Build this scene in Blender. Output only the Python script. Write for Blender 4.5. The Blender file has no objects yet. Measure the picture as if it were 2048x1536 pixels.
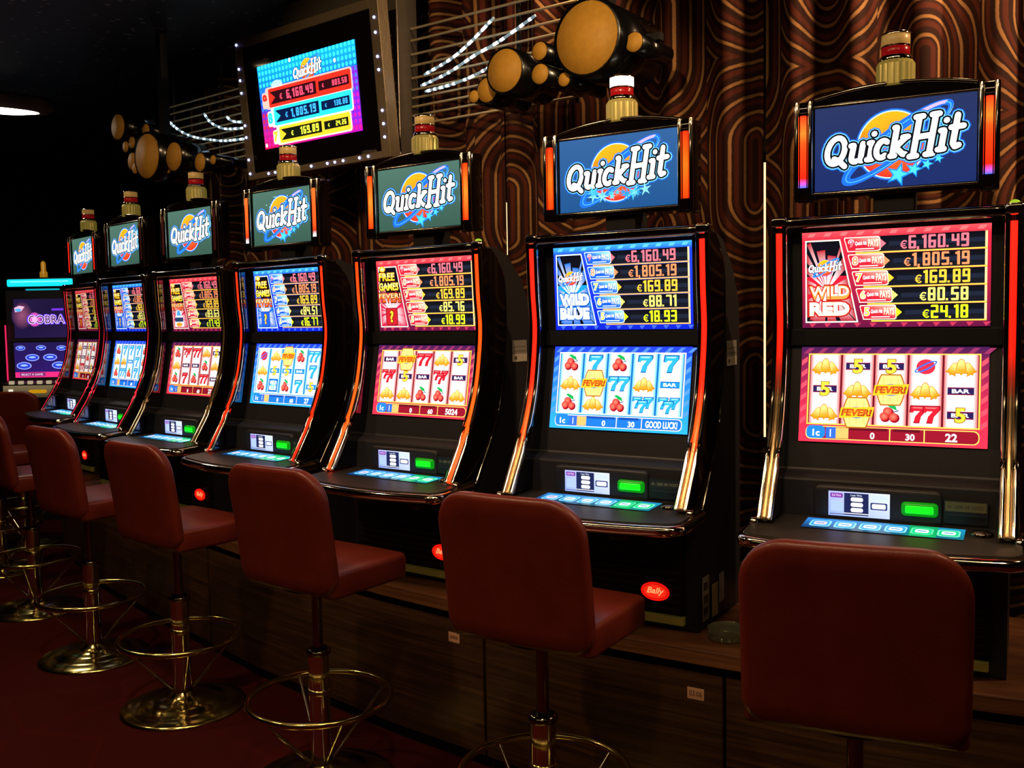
import bpy, bmesh, math, random
from math import sin, cos, pi, radians, sqrt, atan2
from mathutils import Vector, Matrix
random.seed(7)
scene = bpy.context.scene
COL = scene.collection

# ------------------------------------------------------------------ camera
CAM = Vector((.3245, -2.7384, 1.5038)); YAW, PITCH, ROLL, FPX = .491, -.0709, -.0186, 1934.16
def cam_axes():
    fwd = Vector((-sin(YAW), cos(YAW), 0)); right = Vector((cos(YAW), sin(YAW), 0)); up = Vector((0, 0, 1))
    f2 = fwd*cos(PITCH)+up*sin(PITCH); u2 = up*cos(PITCH)-fwd*sin(PITCH)
    return right*cos(ROLL)+u2*sin(ROLL), u2*cos(ROLL)-right*sin(ROLL), f2
cr, cu, cf = cam_axes()
cd = bpy.data.cameras.new('camera'); cam = bpy.data.objects.new('camera', cd); COL.objects.link(cam)
cd.sensor_fit = 'HORIZONTAL'; cd.sensor_width = 36; cd.lens = FPX*36/2048; cd.clip_start = .05; cd.clip_end = 100
m = Matrix((cr, cu, -cf)).transposed().to_4x4(); m.translation = CAM; cam.matrix_world = m
scene.camera = cam

# ------------------------------------------------------------------ world, exposure
w = bpy.data.worlds.new('world'); scene.world = w; w.use_nodes = True
w.node_tree.nodes['Background'].inputs[0].default_value = (.9, .55, .35, 1)
w.node_tree.nodes['Background'].inputs[1].default_value = .006
vs = scene.view_settings
vs.view_transform = 'Standard'; vs.look = 'None'; vs.exposure = 0; vs.gamma = 1; vs.use_curve_mapping = False

def area_light(name, loc, target, size, power, col, spread=180):
    l = bpy.data.lights.new(name, 'AREA'); l.shape = 'DISK'; l.size = size; l.energy = power; l.color = col; l.spread = radians(spread)
    o = bpy.data.objects.new(name, l); COL.objects.link(o); o.location = loc
    o.rotation_euler = (Vector(target)-Vector(loc)).to_track_quat('-Z', 'Y').to_euler()
    return o
# unseen downlights added over the aisle for stool backs and chrome (their fittings are built with the ceiling below)
WARM = (1, .66, .36)
DOWN = [(.9, -1.6, 5), (-.4, -1.75, 10), (-1.9, -1.35, 15), (-3.3, -.85, 10), (-4.6, -.2, 4)]
for x, y, p in DOWN:
    area_light('added_downlight', (x, y, 2.92), (x-.05, y+.35, 0), .16, p, WARM, 150)
# warm linear ceiling fittings running along the aisle
TROUGH = [((-.6, -1.15, 2.93), -.12, 2.6, 9), ((-.9, -3.3, 2.93), -.1, 3.6, 7)]
for loc, rz, ln, p in TROUGH:
    l = bpy.data.lights.new('linear_light', 'AREA'); l.shape = 'RECTANGLE'; l.size = ln; l.size_y = .07; l.energy = p; l.color = (1, .7, .38)
    o = bpy.data.objects.new('linear_light', l); COL.objects.link(o); o.location = loc; o.rotation_euler = (0, 0, rz)
def spot(loc, target, power, ang, col=(1, .68, .34)):
    l = bpy.data.lights.new('added_spot', 'SPOT'); l.energy = power; l.spot_size = radians(ang); l.spot_blend = .6; l.shadow_soft_size = .03; l.color = col
    o = bpy.data.objects.new('added_spot', l); COL.objects.link(o); o.location = loc; o.rotation_euler = (Vector(target)-Vector(loc)).to_track_quat('-Z', 'Y').to_euler()
SPOTS = [((-.55, -1.5, 2.86), (-1.0, .1, 2.36), 85, 27), ((-2.7, -1.0, 2.86), (-3.45, .75, 2.42), 15, 34), ((-1.5, -1.0, 2.86), (-2.1, .75, 2.42), 34, 46)]  # unseen spots added to brighten the tube discs, rods and column
for a in SPOTS: spot(*a)
# unseen lamps added to rake the curtain folds, on the right half of the row
for x, y, p in [(1.35, .45, 17), (.22, .50, 4.5), (-1.1, .62, 2.2)]:
    area_light('added_washer', (x, y, 2.88), (x-1.1, y+.32, 1.9), .10, p, (1, .62, .32), 140)

# ------------------------------------------------------------------ helpers
def lin(c):
    if isinstance(c, str):
        c = c.lstrip('#'); c = [int(c[i:i+2], 16)/255 for i in (0, 2, 4)]
    return tuple((x/12.92 if x <= .04045 else ((x+.055)/1.055)**2.4) for x in c)
MATS = {}
def mat(name, col, rough=.5, metal=0., emit=None, es=1., spec=.5, bump=None, coat=0., var=None):
    """principled; bump=(scale,strength); var=(scale, colour2)"""
    if name in MATS: return MATS[name]
    mt = bpy.data.materials.new(name); mt.use_nodes = True; MATS[name] = mt
    nt = mt.node_tree; b = nt.nodes['Principled BSDF']
    b.inputs['Base Color'].default_value = (*lin(col), 1); b.inputs['Roughness'].default_value = rough
    b.inputs['Metallic'].default_value = metal; b.inputs['Specular IOR Level'].default_value = spec
    b.inputs['Coat Weight'].default_value = coat
    if emit:
        b.inputs['Emission Color'].default_value = (*lin(emit), 1); b.inputs['Emission Strength'].default_value = es
    if bump or var:
        tc = nt.nodes.new('ShaderNodeTexCoord')
    if bump:
        n = nt.nodes.new('ShaderNodeTexNoise'); n.inputs['Scale'].default_value = bump[0]; n.inputs['Detail'].default_value = 3
        nt.links.new(tc.outputs['Object'], n.inputs['Vector'])
        bp = nt.nodes.new('ShaderNodeBump'); bp.inputs['Strength'].default_value = bump[1]; bp.inputs['Distance'].default_value = .01
        nt.links.new(n.outputs['Fac'], bp.inputs['Height']); nt.links.new(bp.outputs['Normal'], b.inputs['Normal'])
    if var:
        n = nt.nodes.new('ShaderNodeTexNoise'); n.inputs['Scale'].default_value = var[0]; n.inputs['Detail'].default_value = 4
        nt.links.new(tc.outputs['Object'], n.inputs['Vector'])
        r = nt.nodes.new('ShaderNodeValToRGB'); r.color_ramp.elements[0].position = .35; r.color_ramp.elements[1].position = .65
        r.color_ramp.elements[0].color = (*lin(col), 1); r.color_ramp.elements[1].color = (*lin(var[1]), 1)
        nt.links.new(n.outputs['Fac'], r.inputs['Fac']); nt.links.new(r.outputs['Color'], b.inputs['Base Color'])
    return mt

class MB:
    """collects shapes into one mesh"""
    def __init__(s): s.v = []; s.f = []; s.sm = []
    def add(s, vs, fs, smooth=False):
        o = len(s.v); s.v += [tuple(v) for v in vs]; s.f += [tuple(i+o for i in f) for f in fs]; s.sm += [smooth]*len(fs); return s
    def box(s, x0, x1, y0, y1, z0, z1, M=None):
        vs = [(x, y, z) for x in (x0, x1) for y in (y0, y1) for z in (z0, z1)]
        if M: vs = [M @ Vector(v) for v in vs]
        return s.add(vs, [(0, 1, 3, 2), (4, 6, 7, 5), (0, 4, 5, 1), (2, 3, 7, 6), (0, 2, 6, 4), (1, 5, 7, 3)])
    def prism_x(s, prof, x0, x1, smooth=False):
        n = len(prof); vs = [(x0, y, z) for y, z in prof]+[(x1, y, z) for y, z in prof]
        s.add(vs, [(i, (i+1) % n, n+(i+1) % n, n+i) for i in range(n)], smooth)
        s.add(vs[:n], [tuple(range(n-1, -1, -1))]); return s.add(vs[n:], [tuple(range(n))])
    def prism_z(s, plan, z0, z1, smooth=False):
        n = len(plan); vs = [(x, y, z0) for x, y in plan]+[(x, y, z1) for x, y in plan]
        s.add(vs, [(i, (i+1) % n, n+(i+1) % n, n+i) for i in range(n)], smooth)
        s.add(vs[:n], [tuple(range(n-1, -1, -1))]); return s.add(vs[n:], [tuple(range(n))])
    def prism_y(s, elev, y0, y1, smooth=False):
        n = len(elev); vs = [(x, y0, z) for x, z in elev]+[(x, y1, z) for x, z in elev]
        s.add(vs, [(n+i, n+(i+1) % n, (i+1) % n, i) for i in range(n)], smooth)
        s.add(vs[:n], [tuple(range(n))]); return s.add(vs[n:], [tuple(range(n-1, -1, -1))])
    def tube(s, pts, r, n=8, closed=False, caps=True, rx=None):
        """sweep a circle (or ellipse r x rx) along points"""
        pts = [Vector(p) for p in pts]; N = len(pts); rings = []
        for i, p in enumerate(pts):
            a = pts[(i-1) % N] if (closed or i > 0) else p; b = pts[(i+1) % N] if (closed or i < N-1) else p
            t = (b-a).normalized(); ref = Vector((0, 0, 1)) if abs(t.z) < .9 else Vector((0, 1, 0))
            if rx is not None: ref = Vector((1, 0, 0))
            u = t.cross(ref).normalized(); v = t.cross(u).normalized()
            rr = r[i] if isinstance(r, (list, tuple)) else r; r2 = rx if rx is not None else rr
            rings.append([p+u*cos(2*pi*k/n)*rr+v*sin(2*pi*k/n)*r2 for k in range(n)])
        vs = [q for R in rings for q in R]; fs = []
        for i in range(N if closed else N-1):
            j = (i+1) % N
            for k in range(n): fs.append((i*n+k, i*n+(k+1) % n, j*n+(k+1) % n, j*n+k))
        s.add(vs, fs, True)
        if not closed and caps: s.add(rings[0], [tuple(range(n-1, -1, -1))]); s.add(rings[-1], [tuple(range(n))])
        return s
    def lathe(s, prof, n=32, M=None, cap=True):
        vs = []; fs = []
        for r, z in prof:
            for k in range(n):
                v = Vector((r*cos(2*pi*k/n), r*sin(2*pi*k/n), z)); vs.append(M @ v if M else v)
        for i in range(len(prof)-1):
            for k in range(n): fs.append((i*n+k, i*n+(k+1) % n, (i+1)*n+(k+1) % n, (i+1)*n+k))
        s.add(vs, fs, True)
        if cap: s.add(vs[:n], [tuple(range(n-1, -1, -1))]); s.add(vs[-n:], [tuple(range(n))])
        return s
    def pad(s, w, h, r, prof, place, n=6, rings=(.8, .55, .3), rb=None):
        """soft rounded slab: prof = [(inset, depth)...] swept round a rounded rectangle w x h; place(u, v, d) -> xyz"""
        def outline(ins):
            o = []; rr = max(r-ins, .002); r2 = rr if rb is None else max(rb-ins, .002); hw, hh = w/2-ins, h/2-ins
            for cx, cy, a0 in ((hw-rr, hh-rr, 0), (-hw+rr, hh-rr, 90), (-hw+r2, -hh+r2, 180), (hw-r2, -hh+r2, 270)):
                rr = max(r-ins, .002) if a0 < 180 else r2
                for k in range(n+1):
                    a = radians(a0+90*k/n); o.append((cx+rr*cos(a), cy+rr*sin(a)))
                # edge subdivisions
            full = []
            for i in range(len(o)):
                a, b = o[i], o[(i+1) % len(o)]; full.append(a)
                if (i+1) % (n+1) == 0:
                    for k in range(1, 6): full.append((a[0]+(b[0]-a[0])*k/6, a[1]+(b[1]-a[1])*k/6))
            return full
        layers = []
        o0 = outline(prof[0][0]); d0 = prof[0][1]
        for sc in reversed(rings): layers.append([place(x*sc, y*sc, d0) for x, y in o0])
        for ins, d in prof: layers.append([place(x, y, d) for x, y in outline(ins)])
        o1 = outline(prof[-1][0]); d1 = prof[-1][1]
        for sc in rings: layers.append([place(x*sc, y*sc, d1) for x, y in o1])
        N = len(o0); vs = [q for L in layers for q in L]; fs = []
        for i in range(len(layers)-1):
            for k in range(N): fs.append((i*N+k, i*N+(k+1) % N, (i+1)*N+(k+1) % N, (i+1)*N+k))
        c0 = len(vs); vs.append(place(0, 0, d0)); c1 = len(vs); vs.append(place(0, 0, d1)); L = (len(layers)-1)*N
        for k in range(N): fs.append((c0, (k+1) % N, k)); fs.append((c1, L+k, L+(k+1) % N))
        return s.add(vs, fs, True)
    def mesh(s, name, mt):
        me = bpy.data.meshes.new(name); me.from_pydata(s.v, [], s.f); me.materials.append(mt)
        me.polygons.foreach_set('use_smooth', s.sm)
        bm = bmesh.new(); bm.from_mesh(me); bmesh.ops.recalc_face_normals(bm, faces=bm.faces); bm.to_mesh(me); bm.free()
        me.update(); return me
    def build(s, name, mt, parent=None, loc=None, rot=None, bevel=0, seg=2):
        o = bpy.data.objects.new(name, s.mesh(name, mt)); COL.objects.link(o)
        if parent: o.parent = parent
        if loc: o.location = loc
        if rot: o.rotation_euler = rot
        if bevel:
            b = o.modifiers.new('bevel', 'BEVEL'); b.width = bevel; b.segments = seg; b.limit_method = 'ANGLE'; b.angle_limit = radians(40)
        return o
def tag(o, label=None, cat=None, group=None, kind=None):
    if label: o['label'] = label
    if cat: o['category'] = cat
    if group: o['group'] = group
    if kind: o['kind'] = kind
    return o
def empty(name, loc=(0, 0, 0), rz=0):
    o = bpy.data.objects.new(name, None); COL.objects.link(o); o.location = loc; o.rotation_euler = (0, 0, rz); o.empty_display_size = .1
    return o
def child(name, me, parent, loc=(0, 0, 0), rot=(0, 0, 0)):
    o = bpy.data.objects.new(name, me); COL.objects.link(o); o.parent = parent; o.location = loc; o.rotation_euler = rot; return o
def copy_tree(o, parent=None):
    c = o.copy(); COL.objects.link(c); c.parent = parent
    for ch in list(o.children): copy_tree(ch, c)
    return c
def smooth_curve(pts, n=6):
    """Catmull-Rom through 2D/3D points"""
    P = [Vector(p) for p in pts]; out = []
    for i in range(len(P)-1):
        p0 = P[max(i-1, 0)]; p1 = P[i]; p2 = P[i+1]; p3 = P[min(i+2, len(P)-1)]
        for k in range(n):
            t = k/n
            out.append(.5*((2*p1)+(p2-p0)*t+(2*p0-5*p1+4*p2-p3)*t*t+(3*p1-p0-3*p2+p3)*t**3))
    out.append(P[-1]); return out

# ------------------------------------------------------------------ materials
CHROME = mat('chrome', '#e6dccb', .09, 1.)
CHROME_D = mat('dark_chrome', '#8d8378', .12, 1.)
BRASS = mat('polished_brass_steel', '#d6c67c', .16, 1.)
BLACK = mat('black_satin', '#28272b', .42, spec=.4, bump=(350, .05))
BLACKM = mat('black_matte', '#141317', .6, spec=.3)
GLOSSB = mat('black_lacquer', '#120c0c', .06, coat=.6)
MIRRORB = mat('black_mirror', '#6d6a70', .07, 1.)
GREY = mat('grey_plastic', '#2b2a2d', .4)
LEATHER = mat('oxblood_leather', '#70281b', .34, spec=.45, bump=(420, .10), var=(9, '#652216'))
GOLDGLASS = mat('ribbed_gold_lens', '#f0dd90', .2, .6, emit='#8a7a30', es=.3)  # faint glow added in place of bright reflections on the lens
REDBAND = mat('red_lens', '#a4141a', .2, emit='#a01016', es=.25)
CREAM = mat('cream_lens', '#d9b878', .3, emit='#c89850', es=.25)
WHITEL = mat('lit_white_lens', '#ffffff', .3, emit='#fffdf0', es=3)
LABEL = mat('grey_label', '#a8a29a', .5)
PAPER = mat('cream_paper', '#c8b890', .6)

# ------------------------------------------------------------------ print / display canvas
TXT = {}
def text_mesh(body, bold=0., shear=0., res=3):
    k = (body, bold, shear)
    if k in TXT: return TXT[k]
    c = bpy.data.curves.new('t', 'FONT'); c.body = body; c.size = 1; c.offset = bold; c.shear = shear; c.resolution_u = res
    o = bpy.data.objects.new('t', c); COL.objects.link(o); bpy.context.view_layer.update()
    dg = bpy.context.evaluated_depsgraph_get(); e = o.evaluated_get(dg); me = e.to_mesh()
    vs = [(v.co.x, v.co.y) for v in me.vertices]; fs = [tuple(p.vertices) for p in me.polygons]
    e.to_mesh_clear(); bpy.data.objects.remove(o); bpy.data.curves.remove(c)
    if vs:
        x0 = min(v[0] for v in vs); x1 = max(v[0] for v in vs); y0 = min(v[1] for v in vs); y1 = max(v[1] for v in vs)
    else: x0 = y0 = 0; x1 = y1 = 1
    TXT[k] = (vs, fs, (x0, x1, y0, y1)); return TXT[k]

class Canvas:
    """flat printed / displayed picture, units 0..W across, 0..H up"""
    def __init__(s, W, H): s.W = W; s.H = H; s.P = []; s.T = Matrix.Identity(3); s.layer = 0
    def L(s, k): s.layer = k; return s
    def tp(s, p): v = s.T @ Vector((p[0], p[1], 1)); return (v.x, v.y)
    def poly(s, pts, col):
        cols = [lin(c) for c in col] if isinstance(col, list) else [lin(col)]*len(pts)
        s.P.append(([s.tp(p) for p in pts], cols, s.layer))
    def rect(s, x0, y0, x1, y1, col): s.poly([(x0, y0), (x1, y0), (x1, y1), (x0, y1)], col)
    def vgrad(s, x0, y0, x1, y1, cb, ct): s.rect(x0, y0, x1, y1, [cb, cb, ct, ct])
    def hgrad(s, x0, y0, x1, y1, cl, c2): s.rect(x0, y0, x1, y1, [cl, c2, c2, cl])
    def ell(s, cx, cy, rx, ry, col, rot=0, n=28):
        s.poly([(cx+rx*cos(2*pi*k/n)*cos(rot)-ry*sin(2*pi*k/n)*sin(rot), cy+rx*cos(2*pi*k/n)*sin(rot)+ry*sin(2*pi*k/n)*cos(rot)) for k in range(n)], col)
    def rrect(s, x0, y0, x1, y1, r, col, n=4):
        o = []
        for cx, cy, a0 in ((x1-r, y1-r, 0), (x0+r, y1-r, 90), (x0+r, y0+r, 180), (x1-r, y0+r, 270)):
            for k in range(n+1): a = radians(a0+90*k/n); o.append((cx+r*cos(a), cy+r*sin(a)))
        s.poly(o, col)
    def radial(s, cx, cy, rx, ry, ci, co, n=28):
        for k in range(n):
            a, b = 2*pi*k/n, 2*pi*(k+1)/n
            s.poly([(cx, cy), (cx+rx*cos(a), cy+ry*sin(a)), (cx+rx*cos(b), cy+ry*sin(b))], [ci, co, co])
    def line(s, pts, wd, col, closed=False, cap=True):
        n = len(pts); R = range(n if closed else n-1)
        for i in R:
            (ax, ay), (bx, by) = pts[i], pts[(i+1) % n]; d = sqrt((bx-ax)**2+(by-ay)**2) or 1e-6
            nx, ny = -(by-ay)/d*wd/2, (bx-ax)/d*wd/2
            s.poly([(ax-nx, ay-ny), (bx-nx, by-ny), (bx+nx, by+ny), (ax+nx, ay+ny)], col)
        if cap:
            for p in (pts if n > 2 or wd > .3 else []): s.ell(p[0], p[1], wd/2, wd/2, col, n=8)
    def ring(s, cx, cy, rx, ry, wd, col, rot=0, a0=0, a1=360, n=30, wf=None):
        pts = []
        for k in range(n+1):
            a = radians(a0+(a1-a0)*k/n); pts.append((cos(a), sin(a)))
        for i in range(n):
            q = []
            for (c, sn), sg in ((pts[i], -1), (pts[i+1], -1), (pts[i+1], 1), (pts[i], 1)):
                ww = wd*(wf((i if q.__len__() in (0, 3) else i+1)/n) if wf else 1)
                X, Y = (rx+sg*ww/2)*c, (ry+sg*ww/2)*sn
                q.append((cx+X*cos(rot)-Y*sin(rot), cy+X*sin(rot)+Y*cos(rot)))
            s.poly(q, col)
    def text(s, body, cx, cy, h, col, w=None, bold=0., shear=0., align='c'):
        vs, fs, (x0, x1, y0, y1) = text_mesh(body, bold, shear)
        sy = h/max(y1-y0, 1e-4); sx = sy if w is None else w/max(x1-x0, 1e-4)
        ox = cx-(x0+x1)/2*sx if align == 'c' else (cx-x0*sx if align == 'l' else cx-x1*sx); oy = cy-(y0+y1)/2*sy
        for f in fs: s.poly([(vs[i][0]*sx+ox, vs[i][1]*sy+oy) for i in f], col)
    def star(s, cx, cy, r, col, rot=.3, k=.42, n=5):
        s.poly([(cx+(r if i % 2 == 0 else r*k)*sin(rot+pi*i/n), cy+(r if i % 2 == 0 else r*k)*cos(rot+pi*i/n)) for i in range(2*n)], col)
    def build(s, name, mt, parent, O, U, V, thick=.006, eps=.00022, slab=True):
        """O lower-left corner, U/V vectors across the full width/height"""
        O, U, V = Vector(O), Vector(U), Vector(V); N = U.cross(V).normalized()
        vs, fs, cs = [], [], []
        for pts, cols, ly in s.P:
            a = sum(pts[i][0]*pts[(i+1) % len(pts)][1]-pts[(i+1) % len(pts)][0]*pts[i][1] for i in range(len(pts)))
            if a < 0: pts = pts[::-1]; cols = cols[::-1]
            o = len(vs); vs += [tuple(O+U*(x/s.W)+V*(y/s.H)+N*(eps*(ly+1))) for x, y in pts]
            fs.append(tuple(range(o, o+len(pts)))); cs += [(*c, 1) for c in cols]
        if not slab: return s.finish(name, mt, parent, vs, fs, cs)
        o = len(vs); B = [O, O+U, O+U+V, O+V]; bk = [p-N*thick for p in B]
        vs += [tuple(p) for p in B+bk]
        for f in ((0, 1, 2, 3), (7, 6, 5, 4), (4, 5, 1, 0), (5, 6, 2, 1), (6, 7, 3, 2), (7, 4, 0, 3)):
            fs.append(tuple(o+i for i in f)); cs += [(.002, .002, .003, 1)]*4
        return s.finish(name, mt, parent, vs, fs, cs)
    def finish(s, name, mt, parent, vs, fs, cs):
        me = bpy.data.meshes.new(name); me.from_pydata(vs, [], fs); me.materials.append(mt)
        at = me.color_attributes.new('pic', 'FLOAT_COLOR', 'CORNER')
        at.data.foreach_set('color', [x for c in cs for x in c])
        ob = bpy.data.objects.new(name, me); COL.objects.link(ob); ob.parent = parent; return ob
def display_mat(name, strength):
    mt = bpy.data.materials.new(name); mt.use_nodes = True; nt = mt.node_tree; b = nt.nodes['Principled BSDF']
    b.inputs['Base Color'].default_value = (.004, .004, .005, 1); b.inputs['Roughness'].default_value = .25; b.inputs['Specular IOR Level'].default_value = .15
    a = nt.nodes.new('ShaderNodeAttribute'); a.attribute_name = 'pic'; nt.links.new(a.outputs['Color'], b.inputs['Emission Color'])
    b.inputs['Emission Strength'].default_value = strength; return mt
DISP = display_mat('lit_display', 1.7)
DISP_T = display_mat('topper_display', 1.35)
DISP_F = display_mat('far_display', 1.35); DISP_D = display_mat('dim_display', .85)
def print_mat(name):
    mt = bpy.data.materials.new(name); mt.use_nodes = True; nt = mt.node_tree; b = nt.nodes['Principled BSDF']
    a = nt.nodes.new('ShaderNodeAttribute'); a.attribute_name = 'pic'; nt.links.new(a.outputs['Color'], b.inputs['Base Color']); b.inputs['Roughness'].default_value = .5; return mt
PRINT = print_mat('printed_label')

# seven-segment like digits ------------------------------------------------
SEG = {'0': 'abcdef', '1': 'bc', '2': 'abged', '3': 'abgcd', '4': 'fgbc', '5': 'afgcd', '6': 'afgedc', '7': 'abc', '8': 'abcdefg', '9': 'gfabcd'}
def digits(cv, body, xr, y, h, col, bold=.2, wd=.56, gap=.18):
    """right-aligned block digits; wd = digit width / height"""
    t = h*bold; x = xr
    for ch in reversed(body):
        if ch in '.,':
            x -= t*1.5; cv.rect(x, y-(t*.5 if ch == ',' else 0), x+t, y+t, col); x -= h*.06; continue
        if ch == '1':
            wv = t*2.0; x -= wv; cv.rect(x+wv-t*1.2, y, x+wv, y+h, col); cv.rect(x, y+h-t*1.5, x+wv-t, y+h-t*.4, col); x -= h*gap; continue
        if ch == '€':
            wv = h*.62; x -= wv; cv.ring(x+wv*.58, y+h*.42, wv*.42, h*.34, t*.8, col, a0=45, a1=315, n=12)
            cv.rect(x, y+h*.44, x+wv*.75, y+h*.44+t*.55, col); cv.rect(x, y+h*.26, x+wv*.7, y+h*.26+t*.55, col); x -= h*.1; continue
        wv = h*wd; x -= wv; c = t*.35
        for sg in SEG[ch]:
            if sg == 'a': cv.poly([(x+c, y+h), (x, y+h-c), (x, y+h-t), (x+wv, y+h-t), (x+wv, y+h-c), (x+wv-c, y+h)], col)
            if sg == 'd': cv.poly([(x+c, y), (x+wv-c, y), (x+wv, y+c), (x+wv, y+t), (x, y+t), (x, y+c)], col)
            if sg == 'g': cv.rect(x, y+h/2-t/2, x+wv, y+h/2+t/2, col)
            if sg == 'f': cv.rect(x, y+h/2, x+t*1.1, y+h-c, col)
            if sg == 'e': cv.rect(x, y+c, x+t*1.1, y+h/2, col)
            if sg == 'b': cv.rect(x+wv-t*1.1, y+h/2, x+wv, y+h-c, col)
            if sg == 'c': cv.rect(x+wv-t*1.1, y+c, x+wv, y+h/2, col)
        x -= h*gap
    return x

# the logo wordmark, drawn as strokes ---------------------------------------
def arc(cx, cy, rx, ry, a0, a1, n=10): return [(cx+rx*cos(radians(a0+(a1-a0)*k/n)), cy+ry*sin(radians(a0+(a1-a0)*k/n))) for k in range(n+1)]
def wordmark():
    W = []
    W.append([arc(.42, .50, .37, .46, 0, 360, 20), [(.40, .22), (.62, .12), (.90, -.10)]])
    x = 1.10; W.append([[(x-.06, .60), (x+.06, .60), (x+.04, .16)]+arc(x+.2, .16, .16, .15, 180, 300, 5), [(x+.44, .62), (x+.44, .02)], [(x+.44, .02), (x+.54, .02)]])
    x = 1.90; W.append([[(x-.08, .60), (x+.03, .60), (x+.03, .02)], [(x-.08, .02), (x+.14, .02)], [(x+.05, .90), (x+.06, .91)]])
    x = 2.20; W.append([arc(x+.2, .31, .24, .30, 50, 310, 10)])
    x = 2.86; W.append([[(x-.08, 1.0), (x, 1.0), (x, .02)], [(x-.08, .02), (x+.09, .02)], [(x+.44, .60), (x+.08, .3), (x+.44, .02), (x+.52, .02)], [(x+.32, .62), (x+.52, .62)]])
    x = 3.72; b = -.1; t = 1.25
    W.append([[(x, t), (x, b)], [(x+.64, t), (x+.64, b)], [(x, .55), (x+.64, .55)], [(x-.14, t), (x+.14, t)], [(x-.14, b), (x+.14, b)], [(x+.50, t), (x+.78, t)], [(x+.50, b), (x+.78, b)]])
    x = 4.78; W.append([[(x-.1, .64), (x+.03, .64), (x+.03, 0)], [(x-.1, 0), (x+.14, 0)], [(x+.05, .97), (x+.06, .98)]])
    x = 5.24; W.append([[(x, 1.10), (x, .14), (x+.1, .02), (x+.24, .06)], [(x-.17, .70), (x+.3, .70)]])
    return W
WM = wordmark()
def logo(cv, cx, cy, W, L0, simple=False, dark='#0b0d14', glow=('#1e6bff', '#7fd8ff'), disc=True, stars=True, splash=False, burst=False):
    """W = overall wordmark width in canvas units; L0 = first layer"""
    k = W/5.75; sh = .2
    def P(p): return (cx+(p[0]-2.8+(p[1]-.45)*sh)*k, cy+((p[1]-.46)*1.22+(p[0]-2.8)*.065)*k)
    def strokes(wd, col, dy=0):
        for lt in WM:
            for st in lt: cv.line([P(p) for p in st], wd*k, col)
    R = W*.238
    if disc:
        if not simple: cv.L(L0).ell(cx-.01*W, cy-.005*W, R*1.09, R*1.12, glow[0], n=40); 
        cv.L(L0+1).ell(cx-.01*W, cy-.005*W, R*1.045, R*1.07, '#bfe9ff' if not simple else glow[0], n=40)
        cv.L(L0+2)
        o = (cx-.01*W, cy-.005*W)
        n = 40
        for i in range(n):
            a, b = 2*pi*i/n, 2*pi*(i+1)/n
            def cc(t): s = sin(t); return '#ffb21c' if s > .55 else ('#ff8d14' if s > .1 else ('#f4561a' if s > -.5 else '#ee2f24'))
            cv.poly([(o[0], o[1]+R*.35), (o[0]+R*cos(a), o[1]+R*1.03*sin(a)), (o[0]+R*cos(b), o[1]+R*1.03*sin(b))], ['#ff9a20', cc(a), cc(b)])
        # orbit band
        rot = radians(35); cv.L(L0+3)
        cv.ring(cx+.03*W, cy-.0*W, W*.46, W*.105, W*.012, '#8fdcff', rot, n=40)
        cv.L(L0+4).ring(cx+.03*W, cy, W*.445, W*.09, W*.036, '#1f6ff2', rot, n=48, wf=lambda t: .4+1.8*abs(sin(2*pi*t*.5+.5)))
        cv.L(L0+5).ring(cx+.03*W, cy, W*.445, W*.098, W*.007, '#58c6ff', rot, n=40)
        if not simple: cv.L(L0+5).ring(cx+.03*W, cy, W*.445, W*.098, W*.03, '#d9b6f2', rot, a0=15, a1=55, n=14)
    if not simple:
        cv.L(L0+6); strokes(.56, glow[0]); cv.L(L0+7); strokes(.47, glow[1])
    for i, lt in enumerate(WM):
        for st in lt:
            q = [P(p) for p in st]; cv.L(L0+8+2*i).line(q, .40*k, dark); cv.L(L0+9+2*i).line(q, .245*k, '#ffffff')
    if stars:
        for sx, sy, r in ((.04, -.235, .095), (.15, -.205, .066), (.24, -.175, .05), (.32, -.14, .04)):
            cv.L(L0+25).star(cx+sx*W, cy+sy*W, r*W, '#1a8cff'); cv.L(L0+26).star(cx+sx*W, cy+sy*W, r*W*.72, '#4fd8ff')
    if burst:
        rnd = random.Random(3); cv.L(L0+25)
        for i in range(16):
            a = rnd.uniform(-.26, .28); cv.star(cx+a*W, cy-(.2-.1*abs(a))*W+rnd.uniform(-.02, .02)*W, rnd.uniform(.02, .07)*W, rnd.choice(['#49c8ff', '#8fe9ff', '#2a9cf5']), rnd.uniform(0, 6), .3, rnd.choice([5, 6, 7]))
    if splash:
        rnd = random.Random(5); cv.L(L0+25)
        for i in range(34): 
            a = rnd.uniform(0, 6.28); rr = rnd.uniform(.3, .5); cv.ell(cx+rr*W*cos(a), cy+rr*W*.5*sin(a), .008*W, .008*W, '#bff6ff', n=6)

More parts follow.
